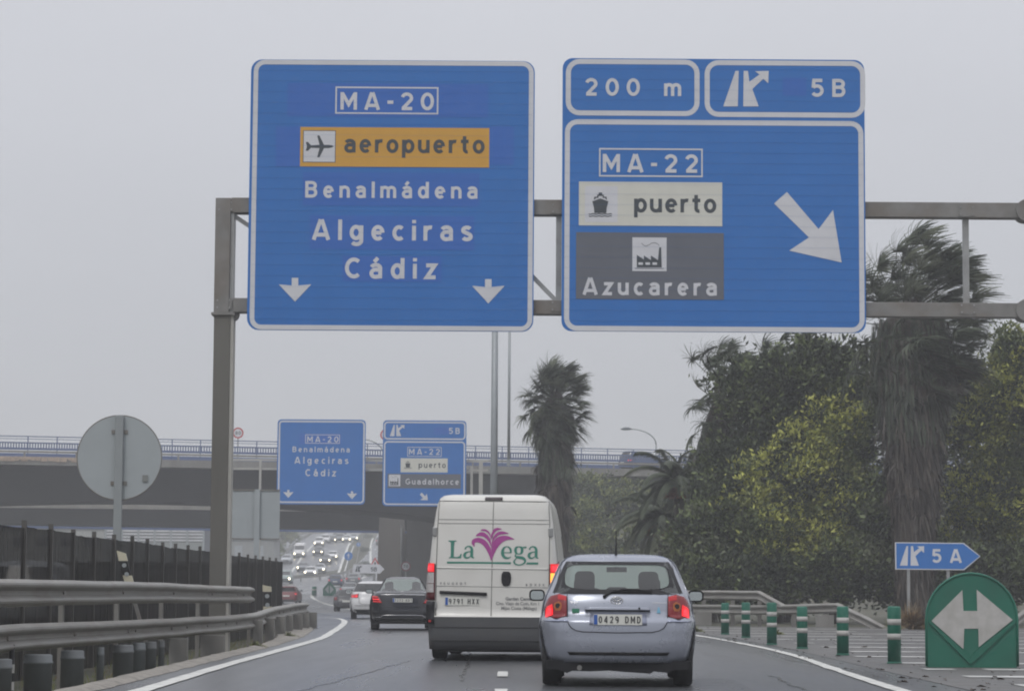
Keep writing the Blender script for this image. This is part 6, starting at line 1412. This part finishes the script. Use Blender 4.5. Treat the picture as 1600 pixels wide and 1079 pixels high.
btree('grey green bushy tree low behind the 5 A sign', 1400, 93, [(1380, 820, 60, 70), (1330, 880, 70, 50), (1450, 880, 70, 50)], 26000, .17, 35, [lf_dark, lf_mid, lf_olive, lf_pale], -.06, 0, 1.5, .14)
btree('tall dark tree far back behind the right hand palms', 1420, 118, [(1400, 700, 170, 130), (1530, 620, 110, 90), (1300, 650, 120, 100), (1500, 800, 170, 110), (1200, 760, 130, 130)], 34000, .24, 36, [lf_dark, lf_dark, lf_mid, lf_mid], -.3, 0, 5, .3)
btree('low dark hedge at the foot of the right hand trees', 1300, 94, [(1100, 912, 80, 50), (1190, 908, 90, 55), (1270, 908, 90, 55), (1350, 905, 90, 60), (1440, 905, 90, 60), (1530, 908, 90, 55), (1620, 905, 90, 55)], 60000, .18, 37, [lf_dark, lf_mid, lf_mid, lf_dark], -.3, 0, 0, name='hedge', cat='hedge')
# shrubs on the bank below the bridge
for i, (px, py, rx, ry, Y, lb) in enumerate(((905, 830, 45, 45, 178, 'hazy dark bush on the bank nearest the lone palm'), (955, 815, 45, 40, 186, 'hazy green bush in the middle of the bridge bank'), (905, 775, 55, 26, 200, 'pale bush tucked under the bridge edge'), (985, 790, 50, 40, 190, 'hazy bush on the bank behind the feather palms'), (940, 870, 55, 40, 165, 'dark low bush at the foot of the bank'), (1020, 850, 50, 55, 160, 'broad bush at the foot of the bank behind the feather palms'), (1090, 780, 60, 60, 150, 'tall hazy bush hidden behind the palm fronds'))):
    X = W(px, Y); q = at(px, py, Y); zb = terrain(X, Y); k = FPX / Y
    broadleaf(lb, X, Y, [(0, 0, max(.6, q.z - zb), rx / k, rx / k * .7, ry / k), (rx / k * .5, -.4, max(.5, (q.z - zb) * .6), rx / k * .6, rx / k * .5, ry / k * .7)], 7000, .24, 50 + i, [lf_dark, lf_mid, lf_pale, lf_olive], 0, 0, -.1, name='bush', cat='bush', zb=zb)
# dry tussock and small growth at the gore
def tussock(label, px, Y, rx, h, n, seed, mats):
    rnd = random.Random(seed); X = W(px, Y); r = empty('grass_tussock', label, 'tussock', (X, Y, 0)); V = []; F = []; MI = []
    for i in range(n):
        th = rnd.uniform(0, 2 * pi); o = Vector((cos(th) * rx * .3 * rnd.random(), sin(th) * rx * .3 * rnd.random(), 0)); d = Vector((cos(th) * rnd.uniform(.2, 1.2) + .2, sin(th) * .7, rnd.uniform(.5, 1.4))).normalized(); P = [o]; p = o.copy(); L_ = h * rnd.uniform(.7, 1.3)
        for j in range(4): d = (d + Vector((.08, 0, -.28))).normalized(); p = p + d * L_ / 4; P.append(p.copy())
        k = len(V); 
        for j, q in enumerate(P): w_ = .011 * (1.1 - .22 * j); V += [q - Vector((w_, 0, 0)), q + Vector((w_, 0, 0))]
        for j in range(4): F.append((k + 2 * j, k + 2 * j + 1, k + 2 * j + 3, k + 2 * j + 2)); MI.append(rnd.choice((0, 0, 1, 2)))
    mesh('blades', V, F, mats, r, mi=MI)['kind'] = 'stuff'
tm = [leafm('dry orange grass', (.20, .12, .045)), leafm('dry straw grass', (.22, .17, .09)), leafm('dry brown grass', (.11, .07, .035))]
tussock('dry orange brown grass tussock left of the big green marker', 1430, 77, .55, .75, 1500, 5, tm)
tussock('low green weed tuft at the foot of the guard rail ramp', 1395, 79, .3, .3, 300, 6, [lf_mid, lf_olive, lf_mid])
for i, (px, Y, lb) in enumerate(((402, 46.5, 'small weed tuft by the concrete posts on the left'), (455, 57, 'low weed tuft near the end of the left rail'), (1215, 66, 'small dark weed patch between the bollards'), (1090, 70, 'tiny weed tuft by the farthest bollard'))):
    tussock(lb, px, Y, .22, .16, 160, 80 + i, [lf_mid, lf_olive, tm[2]])
# litter of leaves on the hatching
rnd = random.Random(3); V = []; F = []
for i in range(450):
    y = 26 + 52 * rnd.random() ** 1.4; xe = lerpK(ROADK, y)[1]; x = xe + abs(rnd.gauss(0, 1)) * 3.5 + .05 if rnd.random() < .75 else xe - rnd.random() * .5; s_ = .018 + .05 * rnd.random() ** 3; a = rnd.uniform(0, pi); k = len(V); z = .018
    V += [(x + s_ * cos(a), y + s_ * sin(a) * 1.6, z), (x - s_ * .5 * sin(a), y + s_ * .5 * cos(a), z + s_ * .4), (x - s_ * cos(a), y - s_ * sin(a) * 1.6, z), (x + s_ * .5 * sin(a), y - s_ * .5 * cos(a), z + s_ * .3)]; F.append((k, k + 1, k + 2, k + 3))
o = mesh('leaf_litter', V, F, leafm('wet brown litter', (.06, .042, .028))); tag(o, 'scattered wet brown leaves on the hatched gore', 'litter', kind='stuff')
# grass on the ditch side
rnd = random.Random(4); V = []; F = []; MI = []
for i in range(2500):
    y = 20 + 60 * rnd.random(); x = -4.95 - 2.4 * rnd.random(); z = terrain(x, y); h = .05 + .12 * rnd.random(); k = len(V); d = rnd.uniform(-.05, .08)
    V += [(x - .006, y, z), (x + .006, y, z), (x + d, y, z + h)]; F.append((k, k + 1, k + 2)); MI.append(rnd.randrange(3))
o = mesh('roadside_grass', V, F, [lf_olive, lf_mid, tm[1]], mi=MI); tag(o, 'thin grass growing in the ditch behind the left guard rail', 'grass', kind='stuff')
# median growth and far trees seen under the bridges
for i, (px, Y, h, w_, lb) in enumerate(((567, 400, 1.0, 2.2, 'low bush on the median nearest the white arrow sign'), (566, 450, 1.0, 2.0, 'low bush on the median beside the round blue sign'), (568, 520, 1.3, 2.6, 'low bush high on the median'), (572, 360, .8, 1.8, 'low bush on the median closest to the queue'), (430, 470, 4.2, 7, 'hazy tree clump left of the oncoming lanes'), (455, 560, 4.5, 8, 'hazy tree clump above the delivery van'), (478, 650, 5, 8, 'hazy tree clump near the road crest on the left'), (405, 420, 3.8, 6, 'hazy tree behind the square sign'), (375, 400, 4.4, 6, 'hazy tree between the gantry post and the square sign'), (575, 740, 5, 9, 'pale tree clump beyond the crest on the right'), (520, 780, 5, 10, 'pale tree clump beyond the crest in the middle'), (300, 400, 4, 7, 'hazy tree right of the louvred building'))):
    X = W(px, Y); zb = terrain(X, Y)
    broadleaf(lb, X, Y, [(0, 0, h * .5, w_ * .5, w_ * .4, h * .5), (w_ * .3, -.3, h * .4, w_ * .4, w_ * .3, h * .4)], 1800 if h < 2 else 3600, .12 if h < 2 else .4, 70 + i, [lf_dark, lf_mid, lf_pale, lf_olive], 0 if h < 2 else 1.5, .15, -.1, name='bush' if h < 2 else 'tree', cat='bush' if h < 2 else 'tree', zb=zb)
# ---------------------------------------------------------------- wet air
hm = bpy.data.materials.new('wet haze'); hm.use_nodes = True; t = hm.node_tree; t.nodes.clear(); o_ = t.nodes.new('ShaderNodeOutputMaterial'); pv = t.nodes.new('ShaderNodeVolumePrincipled')
pv.inputs['Color'].default_value = (.93, .94, .96, 1); pv.inputs['Density'].default_value = HAZE; pv.inputs['Anisotropy'].default_value = 0.0; t.links.new(pv.outputs[0], o_.inputs['Volume'])
h = MB().box(-5400, 5400, -80, 5400, -2.2, 34).obj('haze', hm); h['kind'] = 'stuff'; h['label'] = 'thin grey rain haze over the whole road'
